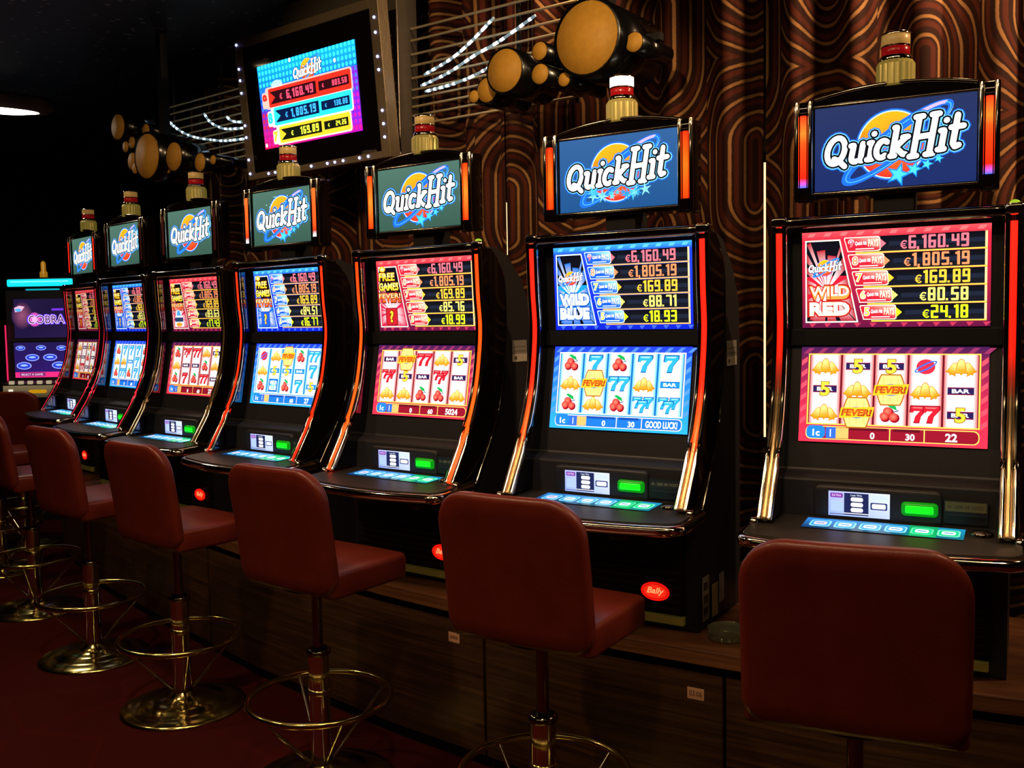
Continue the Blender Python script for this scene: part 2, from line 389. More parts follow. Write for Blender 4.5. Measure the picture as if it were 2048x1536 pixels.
# reel symbols, centred at (x, y), roughly w wide -----------------------------
def sym(cv, kind, x, y, w, th, L):
    red = th == 'r'; seven = ('#d11a2c', '#8c0d1c', '#ff6a6a') if red else ('#2aa5e2', '#0b4f92', '#9be4ff')
    def sev(cx, cy, s, ly):
        pts = [(-.42, .5), (.45, .5), (.45, .28), (.14, -.12), (.06, -.5), (-.25, -.5), (-.16, -.12), (.08, .2), (-.26, .2), (-.3, .1), (-.46, .1)]
        cv.L(ly).poly([(cx+a*s*1.16, cy+b*s*1.14) for a, b in pts], seven[1]); cv.L(ly+1).poly([(cx+a*s, cy+b*s) for a, b in pts], seven[0])
        cv.L(ly+2).poly([(cx+a*s, cy+b*s) for a, b in [(-.36, .46), (.36, .46), (.2, .36), (-.3, .38)]], seven[2])
    def bar(cy, hh=.3):
        cv.L(L).rect(x-w*.46, cy-w*hh/2, x+w*.46, cy+w*hh/2, '#7c1230' if red else '#0e5aa6')
        cv.L(L+1).rect(x-w*.46, cy-w*hh*.38, x+w*.46, cy+w*hh*.38, '#241a4c' if red else '#1a86d8'); cv.L(L+2).text('BAR', x, cy, w*hh*.52, '#ffffff', w=w*.62, bold=.03)
    if kind == 'bar': bar(y)
    elif kind == '5':
        bar(y); cv.L(L+3).text('5', x, y, w*.62, '#8a5a08', w=w*.42, bold=.05); cv.L(L+4).text('5', x, y, w*.56, '#ffd93a', w=w*.35, bold=.03)
    elif kind == '7': sev(x, y, w*.72, L)
    elif kind == '77': sev(x-w*.22, y, w*.62, L); sev(x+w*.24, y, w*.62, L+3)
    elif kind == '777': sev(x-w*.27, y+w*.1, w*.48, L); sev(x+w*.27, y+w*.1, w*.48, L+3); sev(x, y-w*.08, w*.52, L+6)
    elif kind == 'bell':
        for i, (dx, s, rot) in enumerate(((-.27, .44, -.5), (.27, .44, .5), (0, .50, 0))):
            pts = [(-.46, -.46), (-.34, -.3), (-.29, .05), (-.22, .32), (-.08, .46), (.08, .46), (.22, .32), (.29, .05), (.34, -.3), (.46, -.46)]
            R = lambda p, k: (x+dx*w+k*s*w*(p[0]*cos(rot)-p[1]*sin(rot)), y+(-.05 if i < 2 else .03)*w+k*s*w*(p[0]*sin(rot)+p[1]*1.15*cos(rot)))
            cv.L(L+2*i).poly([R(p, 1.1) for p in pts], '#b8640e'); cv.L(L+2*i+1).poly([R(p, .98) for p in pts], ['#f0a82c', '#f0a020', '#f5b030', '#ffd060', '#ffe490', '#ffe490', '#ffc850', '#e08c18', '#e08c18', '#f0a020'])
            cv.L(L+2*i+1).line([R((-.42, -.42), .98), R((.42, -.42), .98)], .03*w, '#c87a14'); q = R((0, -.54), 1); cv.L(L+2*i+1).ell(q[0], q[1], .045*w, .04*w, '#e08a14', n=8)
    elif kind == 'cherry':
        cv.L(L).line([(x+w*.02, y+w*.28), (x-w*.12, y)], w*.05, '#2b8a3a'); cv.L(L).line([(x+w*.3, y+w*.12), (x+w*.02, y+w*.02)], w*.04, '#2a3a6a')
        for dx, dy in ((-.17, -.16), (.17, -.18), (-.05, .04)):
            cv.L(L+1).ell(x+dx*w, y+dy*w, w*.19, w*.19, '#8c1020', n=16); cv.L(L+2).radial(x+dx*w-.05*w, y+dy*w+.05*w, w*.165, w*.165, '#ff7a60', '#e02a2c', n=14)
        cv.L(L+2).poly([(x-w*.2, y+w*.38), (x-w*.05, y+w*.42), (x+w*.2, y+w*.3), (x+w*.26, y+w*.12), (x+w*.06, y+w*.2), (x-w*.06, y+w*.28)], '#17a24a')
    elif kind == 'fever':
        bl = [(sg*.42*(1-.3*(yy/.5)**2), yy) for sg, ys in ((1, (-.5, -.38, -.2, 0, .2, .38, .5)), (-1, (.5, .38, .2, 0, -.2, -.38, -.5))) for yy in ys]; cv.L(L+6).poly([(x+a*w*1.06, y+b_*w*1.06) for a, b_ in bl], '#a86014'); cv.L(L+7).poly([(x+a*w*.97, y+b_*w*.97) for a, b_ in bl], '#ffd27a')
        for dx in (-.2, 0, .2): cv.L(L+8).line([(x+dx*w*1.1, y-w*.38), (x+dx*w*1.1, y+w*.38)], w*.015, '#d29a48', cap=False)
        cv.L(L+9).ell(x, y, w*.34, w*.2, '#2a6fb8', n=18)
        cv.L(L+10).poly([(x-w*.56, y-w*.2), (x+w*.5, y-w*.14), (x+w*.56, y+w*.2), (x-w*.5, y+w*.16)], '#f5b522')
        cv.L(L+11).text('FEVER!', x, y, w*.24, '#5a1408', w=w*.98, bold=.05, shear=.2); cv.L(L+12).text('FEVER!', x, y, w*.2, '#ff5a1e', w=w*.92, bold=.02, shear=.2)
    elif kind == 'logo':
        cv.L(L+1).ell(x, y, w*.34, w*.3, '#c8283c', n=20); cv.L(L+2).ring(x, y, w*.42, w*.1, w*.06, '#2b62d8', radians(28))
        cv.L(L+3).text('Quick Hit', x, y+.02*w, w*.32, '#14142c', w=w*1.02, bold=.05, shear=.25); cv.L(L+4).text('Quick Hit', x, y+.02*w, w*.27, '#ffffff', w=w*.96, bold=.02, shear=.25)
    elif kind == 'wild':
        cv.L(L).rect(x-w*.46, y-w*.42, x+w*.46, y+w*.42, '#1467b8'); cv.L(L+1).radial(x, y, w*.42, w*.38, '#7fe6ff', '#1467b8')
        cv.L(L+2).text('WILD', x, y+w*.17, w*.26, '#ffffff', w=w*.72, bold=.04); cv.L(L+2).text('BLUE', x, y-w*.17, w*.26, '#ffffff', w=w*.72, bold=.04)

ROWCOL = ['#f2707e', '#f28a58', '#f6bd38', '#f4e36c', '#dcf21e']
def upper_canvas(th, card, amounts, detail=True):
    cv = Canvas(100, 55.7); red = th == 'r'
    base, edge, badge, b2 = ('#d4253a', '#f04a52', '#c41e30', '#f8a090') if red else ('#1f3fe0', '#3aa0f8', '#1a55d8', '#7fd0ff')
    cv.L(0).vgrad(0, 0, 100, 55.7, '#5a1038' if red else '#0b1fb8', base); cv.L(1).vgrad(0, 51, 100, 55.7, base, edge)
    for i in range(12): cv.L(1).poly([(4+i*8.4, 2.6), (8+i*8.4, 2.6), (5.5+i*8.4, .2)], '#b8304e' if red else '#3f62f0')
    for i in range(11): cv.L(2).poly([(3+i*9, 53), (6.5+i*9, 53), (8+i*9, 55), (4.5+i*9, 55)], '#f56a6a' if red else '#59b8fb')
    # feature card with a slanting right edge
    q = [(1.8, 3), (31.5, 3), (21.5, 51), (1.8, 51)]
    cv.L(2).poly(q, '#fff6d8' if red else '#d8f4ff'); cv.L(3).poly([(2.6, 3.8), (30.6, 3.8), (20.9, 50.2), (2.6, 50.2)], '#0a0a14')
    def burst(cx, cy, ci, co, R, n=22):
        rnd = random.Random(2)
        for i in range(n):
            a = 2*pi*i/n; da = rnd.uniform(.06, .16); r = R*rnd.uniform(.6, 1.05)
            pts = []
            for aa, rr in ((0, 0), (a-da, r), (a+da, r)):
                X = cx+rr*cos(aa); Y = cy+rr*sin(aa); Y = min(max(Y, 4), 50); X = max(2.8, min(X, 30.5-(Y-3.8)*.209)); pts.append((X, Y))
            cv.L(5).poly(pts, [ci, co, co])
    if card.startswith('wild'):
        cv.L(4).poly([(2.8, 14), (28.4, 14), (25, 30), (2.8, 30)], '#c81a30' if red else '#1590e0')
        burst(14, 22, '#ffffff', '#a81226' if red else '#0e62c0', 30)
        logo(cv, 13.2, 35, 19, 6, simple=True, dark='#1a1a30', stars=False)
        a, b = ('WILD', 'RED') if red else ('WILD', 'BLUE'); c1, c2 = ('#b01818', '#ffe9c0') if red else ('#0a4ea8', '#eaffff')
        for t, yy in ((a, 20.5), (b, 11)):
            cv.L(17).text(t, 15.5, yy, 9.6, c1, w=24.5, bold=.09); cv.L(18).text(t, 15.5, yy, 8, '#ff9440' if red and t == a else c2, w=22.6, bold=.05); cv.L(19).text(t, 15.5, yy+.7, 5.5, '#ffffff', w=21.6, bold=.01)
    else:
        cv.L(4).poly([(2.8, 4), (30.4, 4), (25.6, 27), (2.8, 27)], '#c01e46' if red else '#1262c8')
        burst(14, 15, '#ffffff', '#c01e46' if red else '#0e58c4', 20)
        cv.L(6).ell(6.5, 49, 3.2, 2.4, '#ffb020', n=14); cv.L(7).ell(6.5, 49, 2, 1.4, '#fff0a0', n=12)
        for t, yy, hh, ww, cc, xx in (('FREE', 43, 6.4, 17, '#ffc528', 11), ('GAMES', 35.2, 6.2, 21, '#ffd93a', 12.6), ('FEVER!', 26.5, 7.6, 23.5, '#ff5a1e', 13.2)):
            cv.L(8).text(t, xx, yy, hh*1.2, '#40100a', w=ww*1.07, bold=.07); cv.L(9).text(t, xx, yy, hh, cc, w=ww, bold=.03, shear=.0); cv.L(10).text(t, xx, yy+hh*.2, hh*.45, '#fff3a0', w=ww*.97)
        if card == 'free?':
            cv.L(8).rrect(8, 4.5, 21, 18.5, 1.5, '#7c0f18' if red else '#0d2f90'); cv.L(9).rrect(8.8, 5.2, 20.2, 17.8, 1.2, '#b81c28' if red else '#1a58d0')
            cv.L(10).text('?', 14.5, 11.5, 10.5, '#5a2a04', bold=.08); cv.L(11).text('?', 14.5, 11.5, 9.3, '#ffc832', bold=.03)
        else:
            cv.L(8).poly([(11, 23), (17, 23), (22, 12), (23, 5), (5, 5), (6, 12)], '#d8e8f4'); cv.L(9).poly([(12, 22), (16, 22), (18, 17), (10, 17)], '#4a9adf')
            cv.L(9).rrect(6, 10.5, 22, 15, 1, '#28385a'); cv.L(10).ell(14, 7.5, 6, 2.2, '#ff9a28', n=14)
    rh = 9.75
    for i, amt in enumerate(amounts):
        y0 = 52-rh*(i+1)+.9; y1 = y0+rh-1.1; x0 = 24+2.15*i
        cv.L(2).rect(x0+6, y0-.9, 98.2, y0-.1, '#f6c848' if red else '#f0b048')
        cv.L(3).vgrad(x0+10, y0, 97, y1, '#14161e', '#0a0b12'); cv.L(3).rect(97, y0, 98.2, y1, '#ffd090'); cv.L(4).rect(x0+24, y0+rh*.3, 97, y0+rh*.55, '#1a2030')
        sl = [(x0+1.6, y0+.3), (x0+18.6, y0+.3), (x0+19.6, y0+1), (x0+19.2, y1-.6), (x0+18.2, y1), (x0, y1), (x0-.4, y1-.8)]
        cv.L(4).poly(sl, '#fff0d0' if red else '#d0f0ff')
        cv.L(5).poly([(x0+9.8+(px-x0-9.8)*.95, (y0+y1)/2+(py-(y0+y1)/2)*.88) for px, py in sl], [badge, badge, badge, b2, b2, badge, badge])
        cv.L(4).poly([(x0+19.2, y0+1.4), (x0+22.4, (y0+y1)/2), (x0+19.2, y1-1.4)], ROWCOL[i])
        n = str(9-i); cv.L(6).text(n, x0+3.6, y0+4.9, 5.2, '#ffffff', bold=.08); cv.L(7).text(n, x0+3.6, y0+4.9, 4.5, ROWCOL[i], bold=.02)
        cv.L(6).text('Quick Hit', x0+8.9, y0+4.9, 2.5, '#ffffff', w=6.4, shear=.2, bold=.03); cv.L(6).text('PAYS', x0+15.6, y0+5, 4.2, '#fff2c8' if red else '#fff0b0', w=5.6, bold=.03)
        cv.L(6).rect(x0+6, y0+1.5, x0+16, y0+2.1, '#ffd8d0' if red else '#c8ecff')
        cv.L(6); xl = digits(cv, amt, 89+.4*i*(i < 3), y0+.7, 7.4, ROWCOL[i], bold=.155, wd=.52, gap=.13)
        digits(cv, '€', xl+.4, y0+.7, 6, ROWCOL[i], bold=.15)
    return cv
def lower_canvas(th, reels, status, detail=True):
    cv = Canvas(100, 56.3); red = th == 'r'
    c0, c1, fr = ('#ee3048', '#7a1650', '#ffc44a') if red else ('#2aa2f6', '#1d36d8', '#ffe0c0')
    cv.L(0).rect(0, 0, 100, 56.3, [c0, c0, '#3b1648' if red else c1, '#3b1648' if red else c1])
    for i in range(13): cv.L(1).poly([(1+i*8, 52.3), (4+i*8, 52.3), (7.4+i*8, 55.6), (4.4+i*8, 55.6)], '#8a2c58' if red else '#4a7cf4')
    for i in range(6):
        for xx in (.4, 96.4): cv.L(1).poly([(xx, 10+i*7), (xx+3.2, 12.5+i*7), (xx+3.2, 15.5+i*7), (xx, 13+i*7)], '#d84a5c' if red else '#4f8cf8')
    cv.L(2).rect(4.2, 10.2, 96, 52.3, fr); cv.L(3).rect(5, 11, 95.2, 51.6, '#5c0e1c' if red else '#0e5aa8')
    side, mid = ('#c85858', '#fff8f4') if red else ('#3aa8e0', '#f4fdff')
    rw = 90.2/5
    for c in range(5):
        x0 = 5+c*rw+.5; x1 = x0+rw-1.0; a = x0+(x1-x0)*.2; b = x1-(x1-x0)*.2
        cv.L(4).hgrad(x0, 11, a, 51.6, side, mid); cv.L(4).rect(a, 11, b, 51.6, mid); cv.L(4).hgrad(b, 11, x1, 51.6, mid, side)
        for r in range(3):
            k = reels[r][c]
            if k: sym(cv, k, (x0+x1)/2, 51.6-(r+.5)*40.6/3, rw*(.8 if k != 'fever' else .95), th, 5)
    # credit bar
    bb = '#8c1226' if red else '#1c6ed8'
    cv.L(2).rrect(4, 1.6, 96, 9.4, 3, '#ffcf60' if red else '#f0d8c8'); cv.L(3).rrect(4.5, 2.1, 95.5, 8.9, 2.8, bb)
    cv.L(4).rrect(4.5, 2.1, 15, 9.6, 2.6, '#1f78dc'); cv.L(5).text('1c', 10, 5.4, 4, '#ffffff', bold=.03)
    cv.L(4).rect(15.5, 2.4, 21, 8.8, '#2f62c8'); cv.L(5).text('I', 18, 5.4, 4.4, '#d8e8ff'); cv.L(4).rect(21, 2.4, 28, 8.6, '#e8b060')
    for xx in (50, 68): cv.L(4).rect(xx, 2.1, xx+.6, 8.9, '#ffcf60' if red else '#f0d8c8')
    cv.L(4).rect(28, 7.4, 49, 9, '#5c0c1c' if red else '#1248a0'); cv.L(4).rect(52, 7.4, 66, 9, '#5c0c1c' if red else '#1248a0')
    cv.L(5).text('0', 41, 4.6, 3.8, '#ffffff', bold=.03); cv.L(5).text(status[0], 61, 4.6, 3.8, '#ffffff', bold=.03)
    cv.L(5).text(status[1], 82, 5.2, 4.6, '#ffffff', w=(22 if '!' in status[1] else None), bold=.03)
    return cv
def topper_canvas(bg, **kw):
    cv = Canvas(100, 55.7); c = bg
    cv.L(0).rect(0, 0, 100, 55.7, [c[0], c[0], c[1], c[1]]); logo(cv, 50, 28, 87, 1, **kw); return cv

# ------------------------------------------------------------------ the row: an arc bowing towards the aisle
MX = [.81, 0, -.802, -1.6357, -2.4641, -3.3048, -4.1267, -5.0326, -5.80]
MY = [.05, 0, .0446, .2029, .413, .7066, 1.0129, 1.4501, 2.0]
MR = [.07, 0, -.0731, -.1446, -.2019, -.2133, -.2954, -.3417, -.42]
def row(mf, xl=0., y=0., z=0.):
    """point at row station mf (1 = nearest machine ... 7), local offset (xl across, y towards the curtain)"""
    i = min(max(int(math.floor(mf)), 0), 7); t = mf-i
    a = Vector((MX[i], MY[i], MR[i])); b = Vector((MX[i+1], MY[i+1], MR[i+1])); p = a.lerp(b, t)
    return Vector((p.x+cos(p.z)*xl-sin(p.z)*y, p.y+sin(p.z)*xl+cos(p.z)*y, z))

# ------------------------------------------------------------------ floor, ceiling, walls
def nodes_of(mt): return mt.node_tree, mt.node_tree.nodes['Principled BSDF']
def N(nt, t, **kw):
    n = nt.nodes.new(t)
    for k, v in kw.items(): setattr(n, k, v)
    return n
def mth(nt, op, a, b=None, c=None):
    n = nt.nodes.new('ShaderNodeMath'); n.operation = op
    for i, x in enumerate((a, b, c)):
        if x is None: continue
        if isinstance(x, (int, float)): n.inputs[i].default_value = x
        else: nt.links.new(x, n.inputs[i])
    return n.outputs[0]
def ramp(nt, fac, stops, interp='LINEAR'):
    r = nt.nodes.new('ShaderNodeValToRGB'); r.color_ramp.interpolation = interp
    while len(r.color_ramp.elements) < len(stops): r.color_ramp.elements.new(.5)
    for e, (p, c) in zip(r.color_ramp.elements, stops): e.position = p; e.color = (*lin(c), 1)
    nt.links.new(fac, r.inputs['Fac']); return r.outputs['Color']

carpet = mat('carpet', '#4a0d08', .95, spec=.1); nt, b = nodes_of(carpet)
tc = N(nt, 'ShaderNodeTexCoord'); n1 = N(nt, 'ShaderNodeTexNoise'); n1.inputs['Scale'].default_value = 260; nt.links.new(tc.outputs['Object'], n1.inputs['Vector'])
v1 = N(nt, 'ShaderNodeTexVoronoi'); v1.feature = 'DISTANCE_TO_EDGE'; v1.inputs['Scale'].default_value = 2.2; nt.links.new(tc.outputs['Object'], v1.inputs['Vector'])
line = mth(nt, 'LESS_THAN', v1.outputs['Distance'], .018)
mixf = mth(nt, 'MULTIPLY_ADD', line, .10, mth(nt, 'MULTIPLY', n1.outputs['Fac'], .6))
nt.links.new(ramp(nt, mixf, [(.15, '#320806'), (.6, '#4a1009'), (1, '#6e341c')]), b.inputs['Base Color'])
bp = N(nt, 'ShaderNodeBump'); bp.inputs['Strength'].default_value = .4; bp.inputs['Distance'].default_value = .004; nt.links.new(n1.outputs['Fac'], bp.inputs['Height']); nt.links.new(bp.outputs['Normal'], b.inputs['Normal'])
tag(MB().box(-9, 3, -5, 5, -.1, 0).build('floor', carpet), kind='structure')

ceil = mat('ceiling_glints', '#1c0f0d', .55); nt, b = nodes_of(ceil)
tc = N(nt, 'ShaderNodeTexCoord'); v1 = N(nt, 'ShaderNodeTexVoronoi'); v1.inputs['Scale'].default_value = 14; nt.links.new(tc.outputs['Object'], v1.inputs['Vector'])
nt.links.new(ramp(nt, v1.outputs['Distance'], [(0, '#8a7a70'), (.13, '#7a6a60'), (.19, '#1c0f0d')]), b.inputs['Base Color'])  # pale specks painted in as glints off the dark ceiling
tag(MB().box(-9, 3, -5, 5, 2.98, 3.1).build('ceiling', ceil), kind='structure')
WALL = mat('dark_wall', '#1a0d0b', .8, var=(3, '#150a09'))
pts = [row(i/4, 0, 1.15) for i in range(0, 33)]
wm = MB()
for a, c in zip(pts[:-1], pts[1:]):
    d = (c-a).normalized(); nn = Vector((d.y, -d.x, 0)); 
    wm.add([a, c, c+nn*.1, a+nn*.1, a+Vector((0, 0, 2.98)), c+Vector((0, 0, 2.98)), c+nn*.1+Vector((0, 0, 2.98)), a+nn*.1+Vector((0, 0, 2.98))], [(0, 1, 5, 4), (2, 3, 7, 6), (1, 2, 6, 5), (3, 0, 4, 7)])
tag(wm.build('wall_back', WALL), kind='structure')
tag(MB().box(-9.1, -9, -5, 5, 0, 2.98).build('wall_left', WALL), kind='structure')
tag(MB().box(2.9, 3, -5, 5, 0, 2.98).build('wall_right', WALL), kind='structure')
tag(MB().box(-9, 3, -5.1, -5, 0, 2.98).build('wall_front', WALL), kind='structure')
tag(MB().box(-9, 3, 4.95, 5.05, 0, 2.98).build('wall_rear', WALL), kind='structure')

# unseen, added downlight fittings
dl = MB().lathe([(.11, 2.98), (.11, 2.955), (.085, 2.95), (.085, 2.975)], 24)
ring_me = dl.mesh('trim_ring', CHROME_D); diff_me = MB().lathe([(.084, 2.972), (.084, 2.965)], 24).mesh('diffuser', mat('added_diffuser', '#ffffff', .5, emit='#ffd9a0', es=6))
for i, (x, y, p) in enumerate(DOWN):
    t = empty('ceiling_light', (x, y, 0)); tag(t, 'unseen downlight over the aisle, '+['first','second','third','fourth','fifth'][i]+' from the right', 'light', 'added aisle downlights')
    child('trim_ring', ring_me, t); child('diffuser', diff_me, t)
for i, (loc, rz, ln, p) in enumerate(TROUGH):
    t = empty('linear_ceiling_light', (loc[0], loc[1], 0), rz); tag(t, ['short', 'long'][i]+' linear warm ceiling light '+['over the aisle', 'behind the camera'][i], 'light')
    MB().box(-ln/2-.02, ln/2+.02, -.05, .05, 2.94, 2.979).build('light_housing', CHROME_D, t)
for i, (loc, tg, p, ang) in enumerate(SPOTS):
    t = empty('added_spotlight', (loc[0], loc[1], 0)); tag(t, 'unseen added spotlight aimed at the '+['right tube cluster', 'left tube cluster', 'jackpot monitor'][i], 'light', 'added ceiling spotlights')
    MB().lathe([(.02, 2.979), (.02, 2.95), (.045, 2.945), (.045, 2.89), (.04, 2.89), (.04, 2.94)], 20).build('lamp_can', BLACKM, t)
t = empty('ceiling_light', (-5.62, 1.36, 0), radians(62)); tag(t, 'bright oval ceiling lamp glowing at the far left edge', 'light')
ov = Matrix.Diagonal((2.4, 1, 1, 1))
MB().lathe([(.13, 2.98), (.14, 2.93), (.12, 2.895), (.1, 2.90)], 28, ov).build('lamp_housing', mat('lamp_housing', '#8a7264', .4), t)
MB().lathe([(.1, 2.9), (.06, 2.885), (.001, 2.88)], 28, ov).build('diffuser', mat('lamp_glow', '#ffffff', .5, emit='#fff6e0', es=9), t)
area_light('far_lamp', (-5.62, 1.36, 2.86), (-5.6, 1.3, 0), .3, 6, (1, .85, .65))

# ------------------------------------------------------------------ curtain panels and the windows that show between them
cur = mat('curtain_fabric', '#2e140d', .8, spec=.2); nt, b = nodes_of(cur)
uv = N(nt, 'ShaderNodeUVMap'); sp = N(nt, 'ShaderNodeSeparateXYZ'); nt.links.new(uv.outputs['UV'], sp.inputs[0])
S_, Z_ = sp.outputs[0], sp.outputs[1]; PX, PZ = .48, .80
colid = mth(nt, 'FLOOR', mth(nt, 'DIVIDE', S_, PX))
u = mth(nt, 'MULTIPLY', mth(nt, 'SUBTRACT', mth(nt, 'FRACT', mth(nt, 'DIVIDE', S_, PX)), .5), PX)
zz = mth(nt, 'ADD', Z_, mth(nt, 'MULTIPLY', colid, .29))
v = mth(nt, 'MULTIPLY', mth(nt, 'SUBTRACT', mth(nt, 'FRACT', mth(nt, 'DIVIDE', zz, PZ)), .5), PZ)
dv = mth(nt, 'MAXIMUM', mth(nt, 'SUBTRACT', mth(nt, 'ABSOLUTE', v), .10), 0.)
d = mth(nt, 'SQRT', mth(nt, 'ADD', mth(nt, 'MULTIPLY', u, u), mth(nt, 'MULTIPLY', dv, dv)))
fr = mth(nt, 'FRACT', mth(nt, 'DIVIDE', d, .058))
nz = N(nt, 'ShaderNodeTexNoise'); nz.inputs['Scale'].default_value = 90; nt.links.new(uv.outputs['UV'], nz.inputs['Vector'])
fr2 = mth(nt, 'MULTIPLY_ADD', mth(nt, 'SUBTRACT', nz.outputs['Fac'], .5), .06, fr)
nt.links.new(ramp(nt, fr2, [(0, '#30150e'), (.25, '#33160f'), (.32, '#5a2618'), (.55, '#562416'), (.62, '#33160f'), (.72, '#34170f'), (.76, '#a8784a'), (.90, '#a27446'), (.95, '#30150e')], 'LINEAR'), b.inputs['Base Color'])
bp = N(nt, 'ShaderNodeBump'); bp.inputs['Strength'].default_value = .15; bp.inputs['Distance'].default_value = .002; nt.links.new(nz.outputs['Fac'], bp.inputs['Height']); nt.links.new(bp.outputs['Normal'], b.inputs['Normal'])
CUR_Y = .70
def curtain(m0, m1, label, seed):
    rnd = random.Random(seed); n = 150; path = [row(m0+(m1-m0)*i/n, 0, CUR_Y) for i in range(n+1)]
    s = 0; L = [0]
    for a, c in zip(path[:-1], path[1:]): s += (c-a).length; L.append(s)
    zs = [.02, .5, 1., 1.5, 1.9, 2.3, 2.7, 2.94]; vs, fs, uvs = [], [], []
    cl = 0; prev = None
    for i, p in enumerate(path):
        a = path[max(i-1, 0)]; c = path[min(i+1, n)]; t = (c-a).normalized(); nn = Vector((t.y, -t.x, 0))
        for z in zs:
            amp = .072*(.75+.25*sin(z*1.3+seed)); off = amp*sin(L[i]*2*pi/.19+.5*sin(z*.9+seed)+1.1*sin(L[i]*3.1+seed))
            edge = min(i, n-i)/n*s; off *= min(1, edge/.06)
            q = p+nn*off; vs.append((q.x, q.y, z))
            if z == 1.5:
                if prev is not None: cl += (Vector((q.x, q.y))-prev).length
                prev = Vector((q.x, q.y))
        for z in zs: uvs.append((cl+seed*.1, z))
    k = len(zs)
    for i in range(n):
        for j in range(k-1): fs.append((i*k+j, (i+1)*k+j, (i+1)*k+j+1, i*k+j+1))
    me = bpy.data.meshes.new('curtain'); me.from_pydata(vs, [], fs); me.materials.append(cur)
    ul = me.uv_layers.new(name='UVMap')
    for lp in me.loops: ul.data[lp.index].uv = uvs[lp.vertex_index]
    me.polygons.foreach_set('use_smooth', [True]*len(me.polygons))
    o = bpy.data.objects.new('curtain', me); COL.objects.link(o)
    so = o.modifiers.new('thick', 'SOLIDIFY'); so.thickness = .004
    tag(o, label, 'curtain', 'brown curtain panels behind the machines'); return o
G1, G2, G3 = 1.672, 3.135, 4.35
curtain(.05, G1-.005, 'pleated brown curtain with gold loops behind the red-screened machine nearest the camera', 1)
curtain(G1+.005, G2-.006, 'pleated brown curtain with gold loops behind the large blue-screened machine', 2)
curtain(G2+.006, G3-.004, 'brown patterned curtain behind the hanging jackpot monitor', 3)
curtain(G3+.004, 5.8, 'dark brown curtain below the left cluster of black tubes', 4)
curtain(5.81, 6.6, 'dark end of the curtain behind the farthest machines of the row', 5)
GLOW = mat('window_daylight', '#ffffff', .5, emit='#ffd9a0', es=1.6)
def window(n, mf, z0, z1, wd):
    p = row(mf, 0, .94); r = empty('window_%d' % n, (p.x, p.y, 0), -.1*(mf-1)); r['kind'] = 'structure'
    MB().box(-wd/2, wd/2, 0, .01, z0, z1).build('window_pane', GLOW, r)
    fm = MB()
    for bx in ((-wd/2-.03, wd/2+.03, -.01, .03, z0-.04, z0), (-wd/2-.03, wd/2+.03, -.01, .03, z1, z1+.04), (-wd/2-.03, -wd/2, -.01, .03, z0, z1), (wd/2, wd/2+.03, -.01, .03, z0, z1)): fm.box(*bx)
    fm.build('window_frame', BLACKM, r)
window(1, 1.76, 1.02, 2.06, .34); window(2, 3.25, 1.78, 2.02, .40)

# ------------------------------------------------------------------ wooden bench the machines stand on
def wood_mat(name, c0, c1, c2):
    mt = mat(name, c0, .45, spec=.4); nt, b = nodes_of(mt); tc = N(nt, 'ShaderNodeTexCoord'); mp = N(nt, 'ShaderNodeMapping'); mp.inputs['Scale'].default_value = (1.3, 5, 46)
    nt.links.new(tc.outputs['Object'], mp.inputs['Vector']); n1 = N(nt, 'ShaderNodeTexNoise'); n1.inputs['Scale'].default_value = 1.6; n1.inputs['Detail'].default_value = 6; n1.inputs['Roughness'].default_value = .65
    nt.links.new(mp.outputs['Vector'], n1.inputs['Vector']); nt.links.new(ramp(nt, n1.outputs['Fac'], [(.3, c0), (.5, c1), (.72, c2)]), b.inputs['Base Color'])
    bp = N(nt, 'ShaderNodeBump'); bp.inputs['Strength'].default_value = .2; bp.inputs['Distance'].default_value = .003; nt.links.new(n1.outputs['Fac'], bp.inputs['Height']); nt.links.new(bp.outputs['Normal'], b.inputs['Normal'])
    return mt
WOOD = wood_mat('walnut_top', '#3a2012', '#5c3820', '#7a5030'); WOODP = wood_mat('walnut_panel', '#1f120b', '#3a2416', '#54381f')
tm = MB(); st = [.3+i*.25 for i in range(30)]
for (fy, by, z0, z1) in ((-.19, .5, .515, .56),):
    F = [row(s, 0, fy) for s in st]; Bk = [row(s, 0, by) for s in st]; vs = []
    for f, bb in zip(F, Bk): vs += [(f.x, f.y, z0), (f.x, f.y, z1), (bb.x, bb.y, z1), (bb.x, bb.y, z0)]
    n = len(st); fs = []
    for i in range(n-1):
        for k in range(4): fs.append((i*4+k, (i+1)*4+k, (i+1)*4+(k+1) % 4, i*4+(k+1) % 4))
    fs += [(0, 1, 2, 3), tuple(4*(n-1)+k for k in (3, 2, 1, 0))]; tm.add(vs, fs)
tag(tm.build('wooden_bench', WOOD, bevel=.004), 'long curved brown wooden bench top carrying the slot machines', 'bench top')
RANK = ['below the red-screened machine nearest the camera', 'below the large blue-screened machine', 'below the third machine from the right', 'below the middle machine with red light strips', 'below the third machine from the left end of the row', 'below the second machine from the left end of the row', 'below the farthest machine of the row']
TAGM = None
